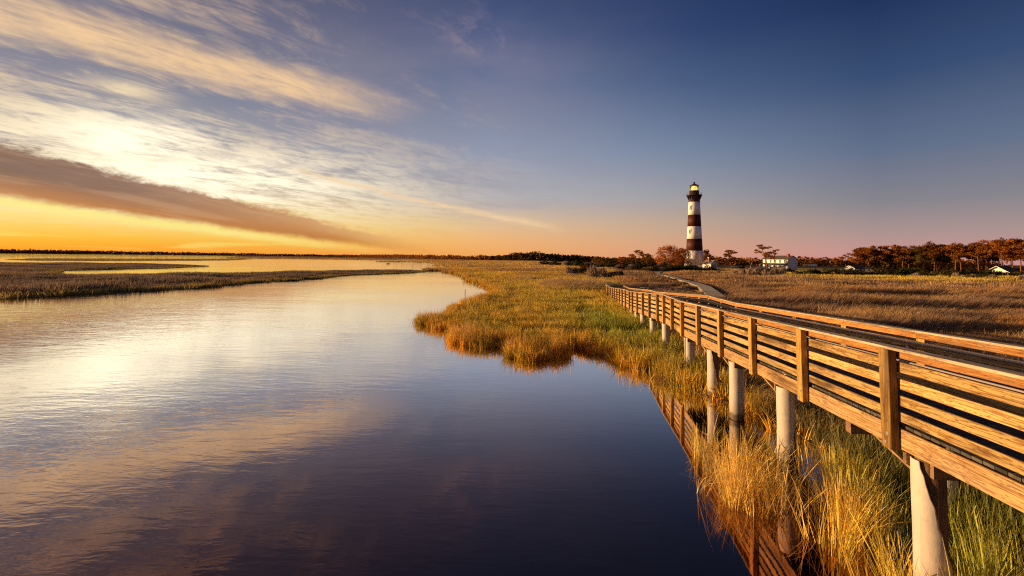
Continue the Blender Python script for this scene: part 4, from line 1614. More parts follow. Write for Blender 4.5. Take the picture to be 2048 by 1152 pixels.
# plan position, height of the front row from its left end
FRONT = [(172, 226, 10.0), (175.5, 224, 11.6), (179, 221, 12.2), (183, 222, 11.2), (185.5, 216, 11.8), (189, 217, 10.6), (188, 208, 11.8),
         (191, 206, 12.2), (194, 206, 12.0), (195.5, 201, 12.6), (198.5, 201, 12.2), (198.5, 194, 12.3), (201, 193, 12.0), (202, 188, 12.8),
         (204, 186, 13.2), (206, 184, 13.0), (206.5, 180, 12.8), (209, 179, 13.0), (209.5, 175, 13.0), (212, 174, 13.4), (213, 170, 13.0),
         (216, 169, 12.8), (216, 164, 12.4), (219, 163, 12.6), (221, 159, 12.4), (225, 157, 12.8)]
for i, (x, y, h) in enumerate(FRONT):
    plant('pine_tree', f'{ORD[i]} pine from the left in the sunlit front row of the grove', 'tree', 'tall pines of the right hand grove',
          x, y, GP[(i * 3 + i // 4) % 7], h * (1 + .10 * i / 25) * gr.uniform(.9, 1.08) / 14.0, gr.uniform(0, 6.28), sz=h * (1 + .10 * i / 25) / 14.0 * gr.uniform(.94, 1.08))
for i in range(22):
    t = i / 21
    x, y = 182 + 50 * t, 232 - 58 * t
    h = gr.uniform(9.6, 11.8) + 2.6 * t
    plant('pine_tree', f'{ORD[i]} pine from the left in the darker back row of the grove', 'tree', 'tall pines of the right hand grove',
          x + gr.uniform(-2, 2), y + gr.uniform(-2, 5), GP[(i * 2 + 1) % 7], h / 14.0, gr.uniform(0, 6.28))
for i, (x, y, s_) in enumerate([(171, 214, 1.35), (177, 212, 1.1), (199, 183, 1.0), (207, 172, .95), (222, 158, 2.3), (228, 156, 2.7)]):
    plant('broadleaf_tree', ['low dark oak behind the right end of the cream shed', 'low spreading oak at the left foot of the grove',
                             'low oak in the gap under the grove trunks', 'low oak behind the pale gable end', 'tall dark oak closing the right end of the grove',
                             'dense oak at the far right edge of the grove'][i], 'tree', None, x, y, P['cedar'], s_, i * 1.1)

# shrubs
def shrub_proto(seed, w, h, leaf, n=8, size=.20, dens=1.0):
    r = random.Random(seed)
    rg = np.random.default_rng(seed)
    lv = Leaves()
    mb = MB()
    for k in range(n):
        a = r.uniform(0, 6.28)
        d = w * .62 * math.sqrt(r.random())
        c = (math.cos(a) * d, math.sin(a) * d, h * r.uniform(.30, .68))
        pr_ = w * r.uniform(.28, .46)
        lv.pad(c, (pr_, pr_, min(h * .34, pr_ * .9)), int(70 * dens), size, .5, rg)
        mb.tube([(c[0] * .2, c[1] * .2, 0), c], [.05, .015], 4, False)
    return mb.mesh('stems', M['bark_grey'], True), lv.mesh('foliage', M[leaf], rg)


def twig_proto(seed, w, h, n=420):
    rg = np.random.default_rng(seed)
    base = rg.normal(size=(n, 3)) * np.array([w * .16, w * .16, 0])
    a = rg.random(n) * 6.283
    tilt = np.abs(rg.normal(size=n)) * .45
    L = h * (.45 + .55 * rg.random(n)) * 1.05
    d = np.stack([np.cos(a) * np.sin(tilt) * w / h * .9, np.sin(a) * np.sin(tilt) * w / h * .9, np.cos(tilt)], 1)
    start = base + d * (L * .25 * rg.random(n))[:, None]
    tip = base + d * L[:, None]
    sd = np.cross(d, rg.normal(size=(n, 3)))
    sd /= np.linalg.norm(sd, axis=1)[:, None]
    wd = (.022 + .03 * rg.random(n))[:, None]
    v = np.stack([start - sd * wd, start + sd * wd, tip + sd * wd * .5, tip - sd * wd * .5], 1).reshape(-1, 3)
    tw = np_mesh('twigs', v, np.arange(4 * n).reshape(-1, 4), M['twig'])
    mb = MB()
    for k in range(7):
        th = k * .9
        mb.tube([(math.cos(th) * w * .06, math.sin(th) * w * .06, 0), (math.cos(th) * w * .2, math.sin(th) * w * .2, h * .5)], [.05, .015], 4, False)
    return mb.mesh('stems', M['bark_grey'], True), tw


SG = [shrub_proto(60 + i, 2.4, 2.0, 'shrub_green', 9) for i in range(4)]
SGo = [shrub_proto(70 + i, 1.6, 1.5, 'shrub_gold', 7, .16) for i in range(2)]
SR = [shrub_proto(75 + i, 1.9, 1.8, 'shrub_red', 7, .18) for i in range(2)]
ST = [twig_proto(80 + i, 1.5, 1.9) for i in range(3)]
sr = random.Random(4)


def shrub(kind, x, y, s, label, group=None):
    pr_ = {'g': SG, 'o': SGo, 'r': SR, 't': ST}[kind]
    nm = {'g': 'evergreen_shrub', 'o': 'golden_shrub', 'r': 'russet_shrub', 't': 'bare_shrub'}[kind]
    p = pr_[sr.randrange(len(pr_))]
    plant(nm, label, 'shrub', group, x, y, p, s, sr.uniform(0, 6.28), GZ - .03, ('stems', 'twigs' if kind == 't' else 'foliage'), s * sr.uniform(.85, 1.1))


shrub('t', 18.6, 104, 1.55, 'grey pink bare shrub forming the left half of the bush pair behind the ramp end')
shrub('t', 20.6, 103.2, 1.5, 'bare shrub in the middle of the bush pair behind the ramp end')
shrub('g', 23.3, 102.5, 1.12, 'big dark evergreen shrub forming the right half of the bush pair behind the ramp end')
shrub('t', 15.6, 125, 1.3, 'bare purple shrub at the lower left of the slanting bush clump by the small pond')
shrub('t', 17.4, 126, 1.15, 'bare shrub in the middle of the slanting bush clump by the small pond')
shrub('g', 19.6, 130, 1.0, 'dark shrub at the lower middle of the slanting bush clump by the small pond')
shrub('g', 22.6, 142, 1.25, 'dark shrub at the upper right of the slanting bush clump by the small pond')
shrub('r', 26.0, 160, 1.5, 'taller russet shrub behind the slanting bush clump by the small pond')

# rows are given as: kinds, start, end, count, size, jitter, words, group
def row(kinds, a, b, n, s, jit, words):
    a, b = Vector((a[0], a[1])), Vector((b[0], b[1]))
    group = 'shrubs ' + words
    kn = {'g': 'dark evergreen', 'o': 'golden leaved', 'r': 'russet', 't': 'bare grey'}
    cnt = {}
    for i in range(n):
        p = a.lerp(b, (i + .5) / n)
        k = kinds[sr.randrange(len(kinds))]
        cnt[k] = cnt.get(k, 0) + 1
        j = cnt[k]
        shrub(k, p.x + sr.uniform(-jit, jit), p.y + sr.uniform(-jit * 2, jit * 2), s * sr.uniform(.75, 1.25),
              f'{ORD[j - 1]} {kn[k]} shrub from the left {words}', group)


row('gggt', (22, 300), (40, 270), 8, 1.7, 1.5, 'in the far dark line of scrub')
row('gggrr', (34, 232), (58, 215), 9, 1.5, 1.5, 'in the scrub left of the fence gap')
row('goot', (38, 172), (57, 168), 8, 1.25, 1.2, 'in the low scrub before the left pines')
row('ggt', (47, 176), (58, 178), 5, 1.35, .8, 'by the left side of the lawn gap')
row('ggggr', (60, 190), (76, 186), 8, 1.3, 1.0, 'in the row below the orange trees')
row('gggg', (56, 168), (76, 171), 10, 1.15, 1.0, 'in the row below the lighthouse')
row('oot', (57, 140), (72, 146), 7, .85, .8, 'at the sunny front of the lighthouse scrub')
row('ggo', (92, 196), (102, 196), 6, .62, .6, 'in the hedge below the small white house')
row('tttt', (62, 128), (84, 140), 11, 1.15, 1.2, 'in the purple band right of the path')
row('gggt', (84, 160), (104, 162), 8, 1.0, 1.0, 'close to the keepers house porch')
row('ggg', (88, 143), (112, 142), 11, 1.0, 1.0, 'in the dark row below the keepers house')
row('gggt', (104, 152), (128, 148), 10, 1.15, 1.2, 'in front of the cream shed')
row('ggt', (112, 132), (136, 128), 12, .95, 1.0, 'in the front row right of the shed')
row('ggg', (124, 152), (166, 134), 16, 1.35, 1.5, 'in the dark belt under the grove')
row('rrgo', (142, 180), (186, 158), 13, 1.3, 1.5, 'in the russet row below the pines')
row('ttg', (118, 124), (150, 112), 13, 1.0, 1.2, 'along the field edge before the dark belt')
row('ggg', (150, 150), (176, 138), 9, 1.3, 1.2, 'below the pale gable end')

# far woods that read as one mass
def wood_strip(name, pts, depth, h, n, size, mat, hv=0.35, seed=1, z0=.2):
    rg = np.random.default_rng(seed)
    pts = np.array(pts, float)
    seg = np.linalg.norm(np.diff(pts, axis=0), axis=1)
    cum = np.concatenate([[0], np.cumsum(seg)])
    d = rg.random(n) * cum[-1]
    x, y = np.interp(d, cum, pts[:, 0]), np.interp(d, cum, pts[:, 1])
    hh = np.interp(d, cum, np.array(h, float))
    mod = 1 + hv * (np.sin(d * 0.19 + 1) * .4 + np.sin(d * .053 + 2) * .4 + np.sin(d * .61) * .35)
    zz = z0 + hh * mod * rg.random(n) ** .75
    x = x + rg.normal(size=n) * depth * .4
    y = y + rg.normal(size=n) * depth
    lv = Leaves()
    nn_ = rg.normal(size=(n, 3))
    nn_ /= np.linalg.norm(nn_, axis=1)[:, None]
    lv.c, lv.s, lv.n = [np.stack([x, y, zz], 1)], [size * (.6 + .8 * rg.random(n))], [nn_]
    o = link(name, lv.mesh(name, M[mat], rg, .9))
    return o


tag(wood_strip('far_wood', [(-1150, 640), (-1300, 1050), (-1380, 1500), (-1150, 1900), (-860, 2150), (-560, 1900)], 22, [7.5, 8, 9, 9, 8, 8], 9000, 3.4, 'pine_far', .3, 1),
    'dark low treeline along the far shore across the water', 'treeline', kind='stuff')
tag(wood_strip('far_wood', [(-620, 1900), (-380, 1500), (-215, 1100), (-120, 950), (-40, 880)], 16, [9, 9, 7, 7, 7], 5000, 2.6, 'pine_far', .35, 2),
    'thin dark treeline in the middle distance left of the raised wood', 'treeline', kind='stuff')
tag(wood_strip('far_wood', [(-45, 900), (5, 820), (45, 800), (80, 790), (105, 780), (150, 760)], 14, [6, 11, 14, 12, 10, 6], 5200, 2.0, 'oak_dark', .22, 3),
    'raised russet wood on the horizon above the golden marsh', 'wood', kind='stuff')
tag(wood_strip('far_wood', [(140, 760), (180, 640), (230, 560), (300, 520), (420, 520), (520, 560), (640, 620)], 14, [6, 6, 7, 7.5, 8, 8, 8], 7000, 1.9, 'pine_far', .4, 4),
    'dark treeline behind the lighthouse and the houses', 'treeline', kind='stuff')
tag(wood_strip('far_wood', [(60, 330), (80, 318), (105, 312), (140, 310)], 5, [4, 5, 4.5, 4], 1600, .9, 'oak_dark', .4, 5),
    'dark thicket behind the picket fence gap and the lighthouse', 'treeline', kind='stuff')
tag(wood_strip('far_wood', [(190, 228), (210, 205), (228, 184), (246, 160)], 3.5, [2.6, 2.8, 3.2, 4.4], 4600, .5, 'oak_dark', .5, 6),
    'undergrowth between the trunks of the pine grove', 'undergrowth', kind='stuff')

# ------------------------------------------------------------------ marsh grass
def grass_mat():
    m, t = material('marsh_grass')
    a = t.n('ShaderNodeAttribute', attribute_name='col', attribute_type='INSTANCER')
    hgt = t.n('ShaderNodeAttribute', attribute_name='hgt')
    tone = t.n('ShaderNodeAttribute', attribute_name='tone')
    h = hgt.outputs['Fac']
    c = t.mix(t.mul(t.m('POWER', h, 2.0), 0.35), a.outputs['Color'], (0.52, 0.36, 0.17, 1))
    tv = t.add(0.42, t.mul(tone.outputs['Fac'], 1.2))
    c = t.mix(1.0, c, t.xyz(tv, tv, t.mul(tv, 0.95)), 'MULTIPLY')
    d = t.n('ShaderNodeBsdfDiffuse')
    t.link(c, d.inputs[0])
    tr = t.n('ShaderNodeBsdfTranslucent')
    t.link(c, tr.inputs[0])
    mx = t.n('ShaderNodeMixShader')
    mx.inputs[0].default_value = 0.28
    t.link(d.outputs[0], mx.inputs[1])
    t.link(tr.outputs[0], mx.inputs[2])
    o = t.n('ShaderNodeOutputMaterial')
    t.link(mx.outputs[0], o.inputs[0])
    return m


M['grass'] = grass_mat()


def tuft(name, seed, blades, spread, wid, lean, segs_=3, hv=0.45, curl=0.35, jit=0.35, heads=0):
    """clump of curved blades about 1 m tall; lean is a push towards +x"""
    rg = np.random.default_rng(seed)
    n = blades
    r_ = spread * np.sqrt(rg.random(n))
    a = rg.random(n) * 6.283
    bx, by = r_ * np.cos(a), r_ * np.sin(a)
    H = 1 - hv * rg.random(n)
    yaw = rg.random(n) * 6.283
    out = np.stack([np.cos(a), np.sin(a)], 1) * (.10 + .12 * rg.random(n))[:, None]
    ldx = lean + out[:, 0] + rg.normal(size=n) * jit * .4
    ldy = out[:, 1] + rg.normal(size=n) * jit * .4
    cu = curl * (0.4 + rg.random(n))
    vs, hs, ts = [], [], []
    tone = rg.random(n)
    for k in range(segs_ + 1):
        t_ = k / segs_
        bend = t_ * (1 - .3 * cu) + cu * t_ ** 2.2 * .8
        x = bx + ldx * H * bend
        y = by + ldy * H * bend
        z = H * (t_ - .16 * cu * t_ ** 3 * 1.5)
        w = wid * (1 - t_ ** 1.5 * .88) * (.6 + .8 * tone)
        if heads:                                   # a few stems carry seed heads
            w[:heads] = wid * (.45 if k < segs_ - 1 else (1.9 if k == segs_ - 1 else .5))
        for s_ in (-1, 1):
            vs.append(np.stack([x + s_ * w * np.cos(yaw), y + s_ * w * np.sin(yaw), z], 1))
            hs.append(np.full(n, t_))
            ts.append(tone)
    V = np.stack(vs, 1)                       # n, 2*(segs+1), 3
    m_ = 2 * (segs_ + 1)
    F = []
    for k in range(segs_):
        F.append(np.stack([np.arange(n) * m_ + 2 * k, np.arange(n) * m_ + 2 * k + 1, np.arange(n) * m_ + 2 * k + 3, np.arange(n) * m_ + 2 * k + 2], 1))
    me = np_mesh(name, V.reshape(-1, 3), np.concatenate(F), M['grass'],
                 {'hgt': ('FLOAT', np.stack(hs, 1).ravel()), 'tone': ('FLOAT', np.stack(ts, 1).ravel())})
    return bpy.data.objects.new(name, me)


def proto_collection(name, objs):
    c = bpy.data.collections.new(name)
    for i, o in enumerate(objs):
        o.name = f'{name}_{i:02d}'
        c.objects.link(o)
    return c


NEAR = proto_collection('tuft_near', [tuft('t', 100 + i, 24, .15, .0046, .06 if i < 5 else .4, 4, .45, .3 if i < 5 else .7, .26 + .05 * i, heads=3) for i in range(6)])
MID = proto_collection('tuft_mid', [tuft('t', 120 + i, 26, .30, .013, .08, 3) for i in range(6)])
REED = proto_collection('tuft_reed', [tuft('t', 140 + i, 26, .34, .014, .30 + .08 * i, 3, .35, .6) for i in range(6)])
FARG = proto_collection('tuft_far', [tuft('t', 160 + i, 34, 1.1, .042, .12, 2, .4) for i in range(6)])
VFAR = proto_collection('tuft_vfar', [tuft('t', 180 + i, 46, 4.5, .15, .1, 1, .4) for i in range(5)])


def scatter_group(name, coll):
    g = bpy.data.node_groups.new(name, 'GeometryNodeTree')
    g.interface.new_socket('Geometry', in_out='INPUT', socket_type='NodeSocketGeometry')
    g.interface.new_socket('Geometry', in_out='OUTPUT', socket_type='NodeSocketGeometry')
    gi, go = g.nodes.new('NodeGroupInput'), g.nodes.new('NodeGroupOutput')
    ci = g.nodes.new('GeometryNodeCollectionInfo')
    ci.inputs[0].default_value = coll
    ci.inputs['Separate Children'].default_value = True
    ci.inputs['Reset Children'].default_value = True
    ip = g.nodes.new('GeometryNodeInstanceOnPoints')
    ip.inputs['Pick Instance'].default_value = True

    def attr(n_, ty):
        a = g.nodes.new('GeometryNodeInputNamedAttribute')
        a.data_type = ty
        a.inputs['Name'].default_value = n_
        return a.outputs['Attribute']
    g.links.new(gi.outputs[0], ip.inputs['Points'])
    g.links.new(ci.outputs[0], ip.inputs['Instance'])
    g.links.new(attr('idx', 'INT'), ip.inputs['Instance Index'])
    er = g.nodes.new('FunctionNodeEulerToRotation')
    g.links.new(attr('rot', 'FLOAT_VECTOR'), er.inputs[0])
    g.links.new(er.outputs[0], ip.inputs['Rotation'])
    g.links.new(attr('scl', 'FLOAT_VECTOR'), ip.inputs['Scale'])
    g.links.new(ip.outputs[0], go.inputs[0])
    return g


GRP = {n: (scatter_group('scatter_' + n, c), k) for n, c, k in
       (('near', NEAR, 6), ('mid', MID, 6), ('reed', REED, 6), ('far', FARG, 6), ('vfar', VFAR, 5))}


def inside(poly, x, y):
    p = np.array(poly)
    res = np.zeros(len(x), bool)
    j = len(p) - 1
    for i in range(len(p)):
        xi, yi, xj, yj = p[i, 0], p[i, 1], p[j, 0], p[j, 1]
        cond = ((yi > y) != (yj > y))
        if cond.any():
            xx = (xj - xi) * (y - yi) / ((yj - yi) if yj != yi else 1e-9) + xi
            res ^= cond & (x < xx)
        j = i
    return res


def edge_dist(poly, x, y):
    p = np.array(poly)
    d = np.full(len(x), 1e9)
    q = np.roll(p, -1, 0)
    for a, b in zip(p, q):
        ab = b - a
        L2 = (ab ** 2).sum() + 1e-9
        t = np.clip(((x - a[0]) * ab[0] + (y - a[1]) * ab[1]) / L2, 0, 1)
        d = np.minimum(d, np.hypot(x - a[0] - t * ab[0], y - a[1] - t * ab[1]))
    return d


def wav(x, y, s, k):
    """smooth pseudo-noise about 0..1"""
    r = np.random.default_rng(k)
    v = np.zeros_like(x)
    for i in range(6):
        th = r.random() * 6.283
        f = (1.0 + i * .55) / s
        v += np.sin((x * np.cos(th) + y * np.sin(th)) * f * 6.283 * .5 + r.random() * 6.283) / (1 + i * .35)
    return np.clip(.5 + v / 5.0, 0, 1)


C = {k: np.array(v) for k, v in dict(
    gold=(.86, .50, .065), yellow=(.84, .62, .08), green=(.36, .42, .06), olive=(.40, .34, .06), rust=(.62, .28, .05), tan=(.70, .46, .22),
    mauve=(.28, .185, .165), brown=(.34, .185, .12), straw=(.78, .58, .22), dgreen=(.13, .16, .04), plum=(.15, .125, .15)).items()}


def blend(a, b, t):
    t = np.clip(t, 0, 1)[:, None]
    return a * (1 - t) + b * t


def emit(name, kind, x, y, z, sx, sz, col, label, lean_dir=None):
    n = len(x)
    g, k = GRP[kind]
    rg = np.random.default_rng(n)
    rz = rg.random(n) * 6.283 if lean_dir is None else lean_dir + rg.normal(size=n) * .6
    rot = np.stack([rg.normal(size=n) * .05, rg.normal(size=n) * .05, rz], 1)
    scl = np.stack([sx, sx, sz], 1)
    col = np.clip(col * (1 + rg.normal(size=(n, 1)) * .12) * (1 + rg.normal(size=(n, 3)) * .04), .01, .9)
    me = np_mesh_points(name, np.stack([x, y, z], 1), {
        'idx': ('INT', rg.integers(0, k, n)), 'rot': ('FLOAT_VECTOR', rot), 'scl': ('FLOAT_VECTOR', scl),
        'col': ('FLOAT_COLOR', np.concatenate([col, np.ones((n, 1))], 1))})
    o = link(name, me)
    tag(o, label, 'grass', kind='stuff')
    md = o.modifiers.new('scatter', 'NODES')
    md.node_group = g
    return o


def np_mesh_points(name, v, attrs):
    me = bpy.data.meshes.new(name)
    me.vertices.add(len(v))
    me.vertices.foreach_set('co', np.asarray(v, dtype=np.float32).ravel())
    for an, (ty, dat) in attrs.items():
        a = me.attributes.new(an, ty, 'POINT')
        key = {'FLOAT': 'value', 'INT': 'value', 'FLOAT_VECTOR': 'vector', 'FLOAT_COLOR': 'color'}[ty]
        a.data.foreach_set(key, np.asarray(dat, dtype=np.int32 if ty == 'INT' else np.float32).ravel())
    me.update()
    return me


def ring(y0, y1, dens, xl=-1.3, xr=1.6, pad=6, rg=rng):
    """random points in the wedge of view between two distances, dens per square metre"""
    area = (xr - xl) * (y1 ** 2 - y0 ** 2) / 2 + 2 * pad * (y1 - y0)
    n = int(area * dens)
    y = np.sqrt(y0 ** 2 + (y1 ** 2 - y0 ** 2) * rg.random(n))
    x = xl * y - pad + ((xr - xl) * y + 2 * pad) * rg.random(n)
    return x, y


PATHP = np.array(PATH)


def path_dist(x, y):
    d = np.full(len(x), 1e9)
    for a, b in zip(PATHP[:-1], PATHP[1:]):
        ab = b - a
        t = np.clip(((x - a[0]) * ab[0] + (y - a[1]) * ab[1]) / (ab ** 2).sum(), 0, 1)
        d = np.minimum(d, np.hypot(x - a[0] - t * ab[0], y - a[1] - t * ab[1]))
    return d


def wet(x, y):
    w = np.zeros(len(x), bool)
    for p in (POND_A, POND_B, DITCH):
        w |= inside(p, x, y)
    return w


def walk_clear(x, y):
    """True where a tuft would poke up through the deck or the landing"""
    o = (x - 4.42 - .13 * y) / DY
    deck = np.interp(y, [a for a, b in PROF], [b - 1.15 for a, b in PROF])
    under = (o > -.05) & (o < W + .05) & (y < 59)
    s_ = (x - 12.0) * ld.x + (y - 58.35) * ld.y
    q = (x - 12.0) * ln.x + (y - 58.35) * ln.y
    return under, deck, (s_ > -1.5) & (s_ < 12) & (q < .15) & (q > -2.4)


SHOREP = np.array(SHORE)


def main_zone(x, y, ed):
    """species colour, height for the big marsh"""
    n = len(x)
    right = x > 4.42 + .13 * y + 1.1
    right &= ~((y > 58) & (x < 14 + (y - 58) * .22))
    n1, n2, n3 = wav(x, y, 7, 1), wav(x, y, 2.2, 2), wav(x, y * .45, 22, 3)
    # left of the ramp: gold and yellow green
    col = blend(C['gold'], C['yellow'], .2 + n1 * 1.2)
    col = blend(col, C['olive'], (n2 - .5) * 2.2)
    col = blend(col, C['rust'], np.clip(1 - ed / 1.8, 0, 1) * .55)
    col = blend(col, C['tan'], (wav(x, y, 3.5, 5) - .62) * 1.8)
    gr_ = np.exp(-((x - 6.6) ** 2 / 6 + (y - 30) ** 2 / 120))
    col = blend(col, C['green'], gr_ * 1.1)
    h = .62 + .25 * n2 + .22 * np.clip(1 - ed / 2.5, 0, 1)
    # further off: browner bands
    fr = np.clip((y - 70) / 60, 0, 1)
    far_c = blend(C['gold'], C['brown'], n3 * 1.2)
    far_c = blend(far_c, C['yellow'], (wav(x, y * .5, 13, 8) - .5) * 2)
    col = blend(col, far_c, fr)
    # right of the ramp: mauve and russet reeds in drifts
    w1, w2 = wav(x * .35, y, 5.5, 11), wav(x * .5, y, 13, 12)
    rc = blend(C['mauve'], C['brown'], w1 * 1.2)
    rc = blend(rc, C['rust'], (w2 - .58) * 1.6)
    rc = blend(rc, C['tan'], (wav(x, y, 8, 13) - .6) * 2.2)
    nearg = np.exp(-np.clip(y - 6, 0, 99) / 7) * np.exp(-np.clip(x - 9, 0, 99) / 6)
    rc = blend(rc, C['dgreen'], nearg * 1.4)
    rc = blend(rc, C['yellow'], np.clip((y - 96 + .12 * (x - 100)) / 10, 0, 1) * np.clip((x - 60) / 30, 0, 1) * .75)
    dr = np.clip((wav(x * .28 + y * .12, y, 6.5, 21) - .40) * 4.5, 0, 1) * .62 + np.clip((wav(x * .35, y, 15, 22) - .42) * 4, 0, 1) * .38
    rh = .40 + 1.15 * dr + .2 * w1 * rng.random(n)
    rc = blend(rc, C['rust'] * .8, np.clip(.35 - dr, 0, 1) * 1.6)
    t = right.astype(float)
    col = blend(col, rc, t)
    h = h * (1 - t) + rh * t
    # reed bed beyond the ramp end and a small island of reeds
    rb_ = np.clip(1.35 - np.abs((x - 9.5 - (y - 72) * .12) / 6.0) ** 2.5 - ((y - 73) / 12) ** 2, 0, 1)
    sm_ = np.clip(1.3 - ((x - 3.2) / 2.2) ** 2 - ((y - 91) / 4) ** 2, 0, 1)
    k_ = np.maximum(rb_, sm_)
    col = blend(col, C['mauve'] * .55 + C['tan'] * .55, k_)
    h = h + .65 * k_ * np.where(rb_ > sm_, 1, .55)
    return col, h, right, k_


def main_keep(x, y, h):
    under, deck, leg = walk_clear(x, y)
    k = ~(under & (deck < .35)) & ~leg & (path_dist(x, y) > 1.2) & ~wet(x, y)
    h = np.where(under, np.minimum(h, np.maximum(deck - .05, .1)), h)
    h = np.minimum(h, .34 + np.clip(path_dist(x, y) - 1.2, 0, 9) * .22)
    lawn_ = (x > 58) & (x < 69) & (y > 168) & (y < 206)
    k &= ~lawn_
    bare = np.clip(.42 - wav(x, y, 2.6, 71) * .7 - wav(x, y, 8, 72) * .35, 0, 1) * 6      # wet hollows where little grows
    k &= ~((bare > rng.random(len(x))) & (y > 16))
    k &= ~((y > 190) & (x > 80))
    return k, h


tot = 0
# near, grown from the land right of the water
x, y = ring(3.2, 14, 34, -0.2, 1.9, 4)
m0 = inside(MAIN, x, y)
x, y = x[m0], y[m0]
ed = edge_dist(SHOREP, x, y)
col, h, rt, kk = main_zone(x, y, ed)
k, h = main_keep(x, y, h)
gl = np.clip((x - 8) / 10, 0, 1)
h = h * .85
emit('grass', 'near', x[k], y[k], np.full(k.sum(), GZ - .03), (1.0 + .5 * gl)[k], h[k], col[k], 'dense green grass under and behind the near end of the ramp', 0.0)
tot += k.sum()
# tall emergent blades standing in the near water
x, y = ring(2.6, 12.5, 46, 0.2, 1.6, 2)
m0 = inside(EMERGENT, x, y)
x, y = x[m0], y[m0]
ed = edge_dist(EMERGENT, x, y)
thin = np.clip((wav(x, y, .8, 31) - .38) * 2.2, .03, 1) * (.35 + .65 * np.clip(ed - .25, 0, 1)) * np.where((y > 9.4) & (x > 4.9), .12, 1) > rng.random(len(x))
x, y, ed = x[thin], y[thin], ed[thin]
col = blend(C['gold'] * 1.05, C['straw'], wav(x, y, 1.6, 33))
col = blend(col, C['green'], np.clip((x - 4.9) / 2.0, 0, .85) + (wav(x, y, 2.0, 35) - .5))
under, deck, leg = walk_clear(x, y)
h = .72 + .50 * wav(x, y, .9, 36)
h = np.where(under, np.minimum(h, deck - .1), h)
emit('grass', 'near', x, y, np.full(len(x), -.04), np.full(len(x), 1.0), h, col, 'tall golden grass standing in the dark water left of the near piling', .3)
tot += len(x)
# beaten down mats of dead stems
x, y = ring(3, 20, 3.0, 0.0, 1.4, 2)
m0 = (inside(EMERGENT, x, y) | inside(MAIN, x, y)) & (wav(x, y, 2.5, 61) > .55) & (np.minimum(edge_dist(EMERGENT, x, y), 9) > .9)
x, y = x[m0], y[m0]
under, deck, leg = walk_clear(x, y)
m0 = ~(under & (deck < .7))
x, y = x[m0], y[m0]
emit('grass', 'near', x, y, np.full(len(x), .0), np.full(len(x), 2.4), np.full(len(x), .26) + .12 * rng.random(len(x)), blend(C['tan'], C['mauve'], rng.random(len(x))), 'flattened mats of dead stems among the near grass')
# loose fringe of blades leaning out over the bank
pp, qq = np.array(MAIN_R), np.roll(np.array(MAIN_R), -1, 0)
fx, fy = [], []
for a, b in zip(pp, qq):
    L = np.hypot(*(b - a))
    if np.hypot(*a) < 62 and L < 6 and a[1] > 8:
        k_ = max(1, int(L * (16 if a[1] > 19 else 3)))
        t_ = rng.random(k_)
        fx.append(a[0] + (b[0] - a[0]) * t_ + rng.normal(size=k_) * .14)
        fy.append(a[1] + (b[1] - a[1]) * t_ + rng.normal(size=k_) * .14)
x, y = np.concatenate(fx), np.concatenate(fy)
n2 = wav(x, y, 2.2, 2)
col = blend(blend(C['gold'], C['rust'], n2 * .6), C['olive'], (wav(x, y, 4, 51) - .5) * 2)
under, deck, leg = walk_clear(x, y)
h = .30 + .75 * wav(x, y, 1.1, 52) * rng.random(len(x)) ** .5
h = np.where(under, np.minimum(h, np.maximum(deck - .05, .1)), h)
emit('grass', 'mid', x, y, np.full(len(x), -.05), np.full(len(x), .8), h, col, 'ragged fringe of grass along the edge of the bank')
# middle distance
x, y = ring(14, 34, 11, -0.35, 1.7, 4)
m0 = inside(MAIN, x, y)
x, y = x[m0], y[m0]
ed = edge_dist(SHOREP, x, y)
col, h, rt, kk = main_zone(x, y, ed)
k, h = main_keep(x, y, h)
kl = k & ~rt
emit('grass', 'mid', x[kl], y[kl], np.full(kl.sum(), GZ - .03), np.full(kl.sum(), .85), h[kl], col[kl], 'golden marsh grass on the point between the water and the ramp')
kr = k & rt
emit('grass', 'reed', x[kr], y[kr], np.full(kr.sum(), GZ - .03), np.full(kr.sum(), 1.0), h[kr], col[kr], 'mauve and russet reeds bending over in the near field right of the ramp', .1)
tot += k.sum()
x, y = ring(34, 75, 4.2, -0.3, 1.55, 4)
m0 = inside(MAIN, x, y)
x, y = x[m0], y[m0]
ed = edge_dist(SHOREP, x, y)
col, h, rt, kk = main_zone(x, y, ed)
k, h = main_keep(x, y, h)
kl = k & ~rt & (kk < .3)
emit('grass', 'mid', x[kl], y[kl], np.full(kl.sum(), GZ - .03), np.full(kl.sum(), 1.25), h[kl], col[kl], 'yellow green marsh grass left of the far end of the ramp')
kr = k & (rt | (kk >= .3))
emit('grass', 'reed', x[kr], y[kr], np.full(kr.sum(), GZ - .03), np.full(kr.sum(), 1.35), h[kr], col[kr], 'mauve and russet reeds in the field beyond the ramp', .1)
tot += k.sum()
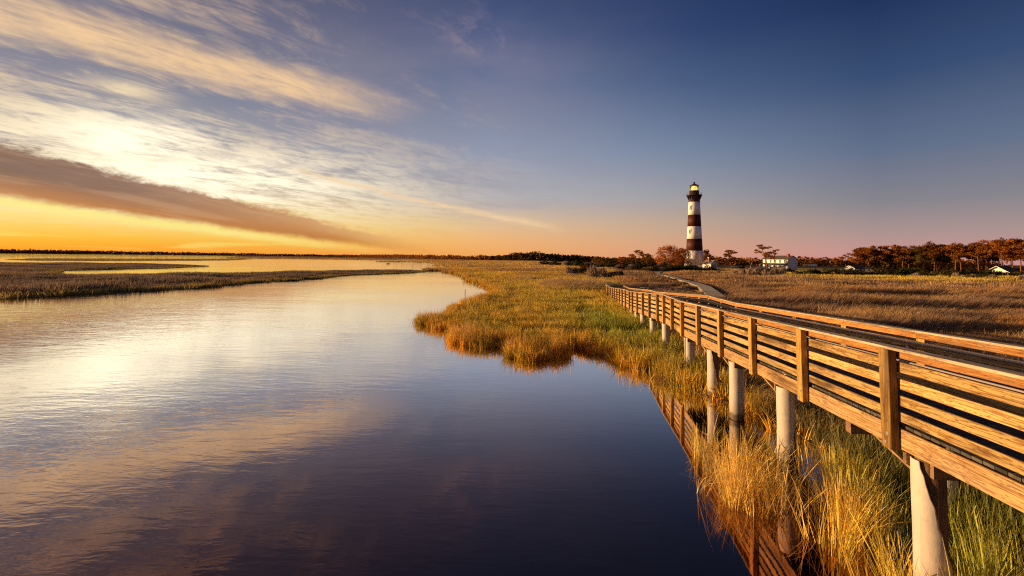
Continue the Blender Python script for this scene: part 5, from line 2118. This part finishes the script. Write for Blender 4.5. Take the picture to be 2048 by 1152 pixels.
# far
x, y = ring(75, 200, .75, -0.35, 1.5, 4)
m0 = inside(MAIN, x, y)
x, y = x[m0], y[m0]
ed = edge_dist(SHOREP, x, y)
col, h, rt, kk = main_zone(x, y, ed)
k, h = main_keep(x, y, h)
emit('grass', 'far', x[k], y[k], np.full(k.sum(), GZ - .03), np.full(k.sum(), 1.1), h[k], col[k], 'brown and gold marsh grass in the far field')
tot += k.sum()
x, y = ring(200, 760, .045, -1.0, .5, 4)
m0 = inside(MAIN, x, y)
x, y = x[m0], y[m0]
ed = edge_dist(SHOREP, x, y)
col, h, rt, kk = main_zone(x, y, ed)
k = ~((x > 58) & (y > 190))
emit('grass', 'vfar', x[k], y[k], np.full(k.sum(), GZ - .03), np.full(k.sum(), 1.2), h[k] * 1.0, blend(col, C['tan'], np.full(len(x), .35))[k], 'pale brown marsh grass towards the horizon')
tot += k.sum()
# left marsh
x, y = ring(30, 215, .95, -1.35, -.1, 4)
m0 = inside(LEFT, x, y)
x, y = x[m0], y[m0]
ed = edge_dist(LEFT, x, y)
n1 = wav(x, y, 9, 41)
fringe = np.clip((3.2 + n1 * 1.5 - ed) / 1.2, 0, 1)
col = blend(C['plum'], C['mauve'] * .85, n1 * .9)  # cloud shade on this marsh is put into the dull plum reed colour
col = blend(col, C['brown'], (wav(x, y, 20, 42) - .62) * 2)
col = blend(col, np.array((.34, .25, .085)), fringe)
h = (.45 + .62 * np.clip((wav(x * .4 + y * .1, y, 9, 43) - .35) * 3, 0, 1)) * (1 - fringe) + .55 * fringe
h = h * np.interp(y, [40, 80, 110, 160], [1.25, 1.0, .75, .6])
nr = y < 90
emit('grass', 'far', x, y, np.full(len(x), GZ - .03), np.full(len(x), .95), h, col, 'purple brown reeds with an olive fringe on the marsh across the water')
tot += len(x)
x, y = ring(220, 530, .05, -1.4, -.3, 4)
m0 = inside(ISLET, x, y)
x, y = x[m0], y[m0]
emit('grass', 'vfar', x, y, np.full(len(x), GZ - .03), np.full(len(x), .6), np.full(len(x), .35), blend(C['olive'], C['brown'], wav(x, y, 30, 44)), 'low grass on the thin islet in the far channel')
x, y = ring(540, 1900, .004, -1.5, -.1, 4)
m0 = inside(MAIN, x, y) | inside(FARSHORE, x, y)
x, y = x[m0], y[m0]
emit('grass', 'vfar', x, y, np.full(len(x), .1), np.full(len(x), 2.2), np.full(len(x), .7), blend(C['brown'], C['plum'], wav(x, y, 60, 45)), 'dull brown grass along the far shore')
# one dark tuft alone in the channel
x = -75.2 + rng.normal(size=8) * .5
y = 277 + rng.normal(size=8) * .5
tg = emit('grass_clump', 'mid', x, y, np.full(8, -.05), np.full(8, 1.6), np.full(8, .9), np.tile(C['plum'] * .6, (8, 1)), 'small dark clump of grass alone in the far channel')
print('tufts', tot)
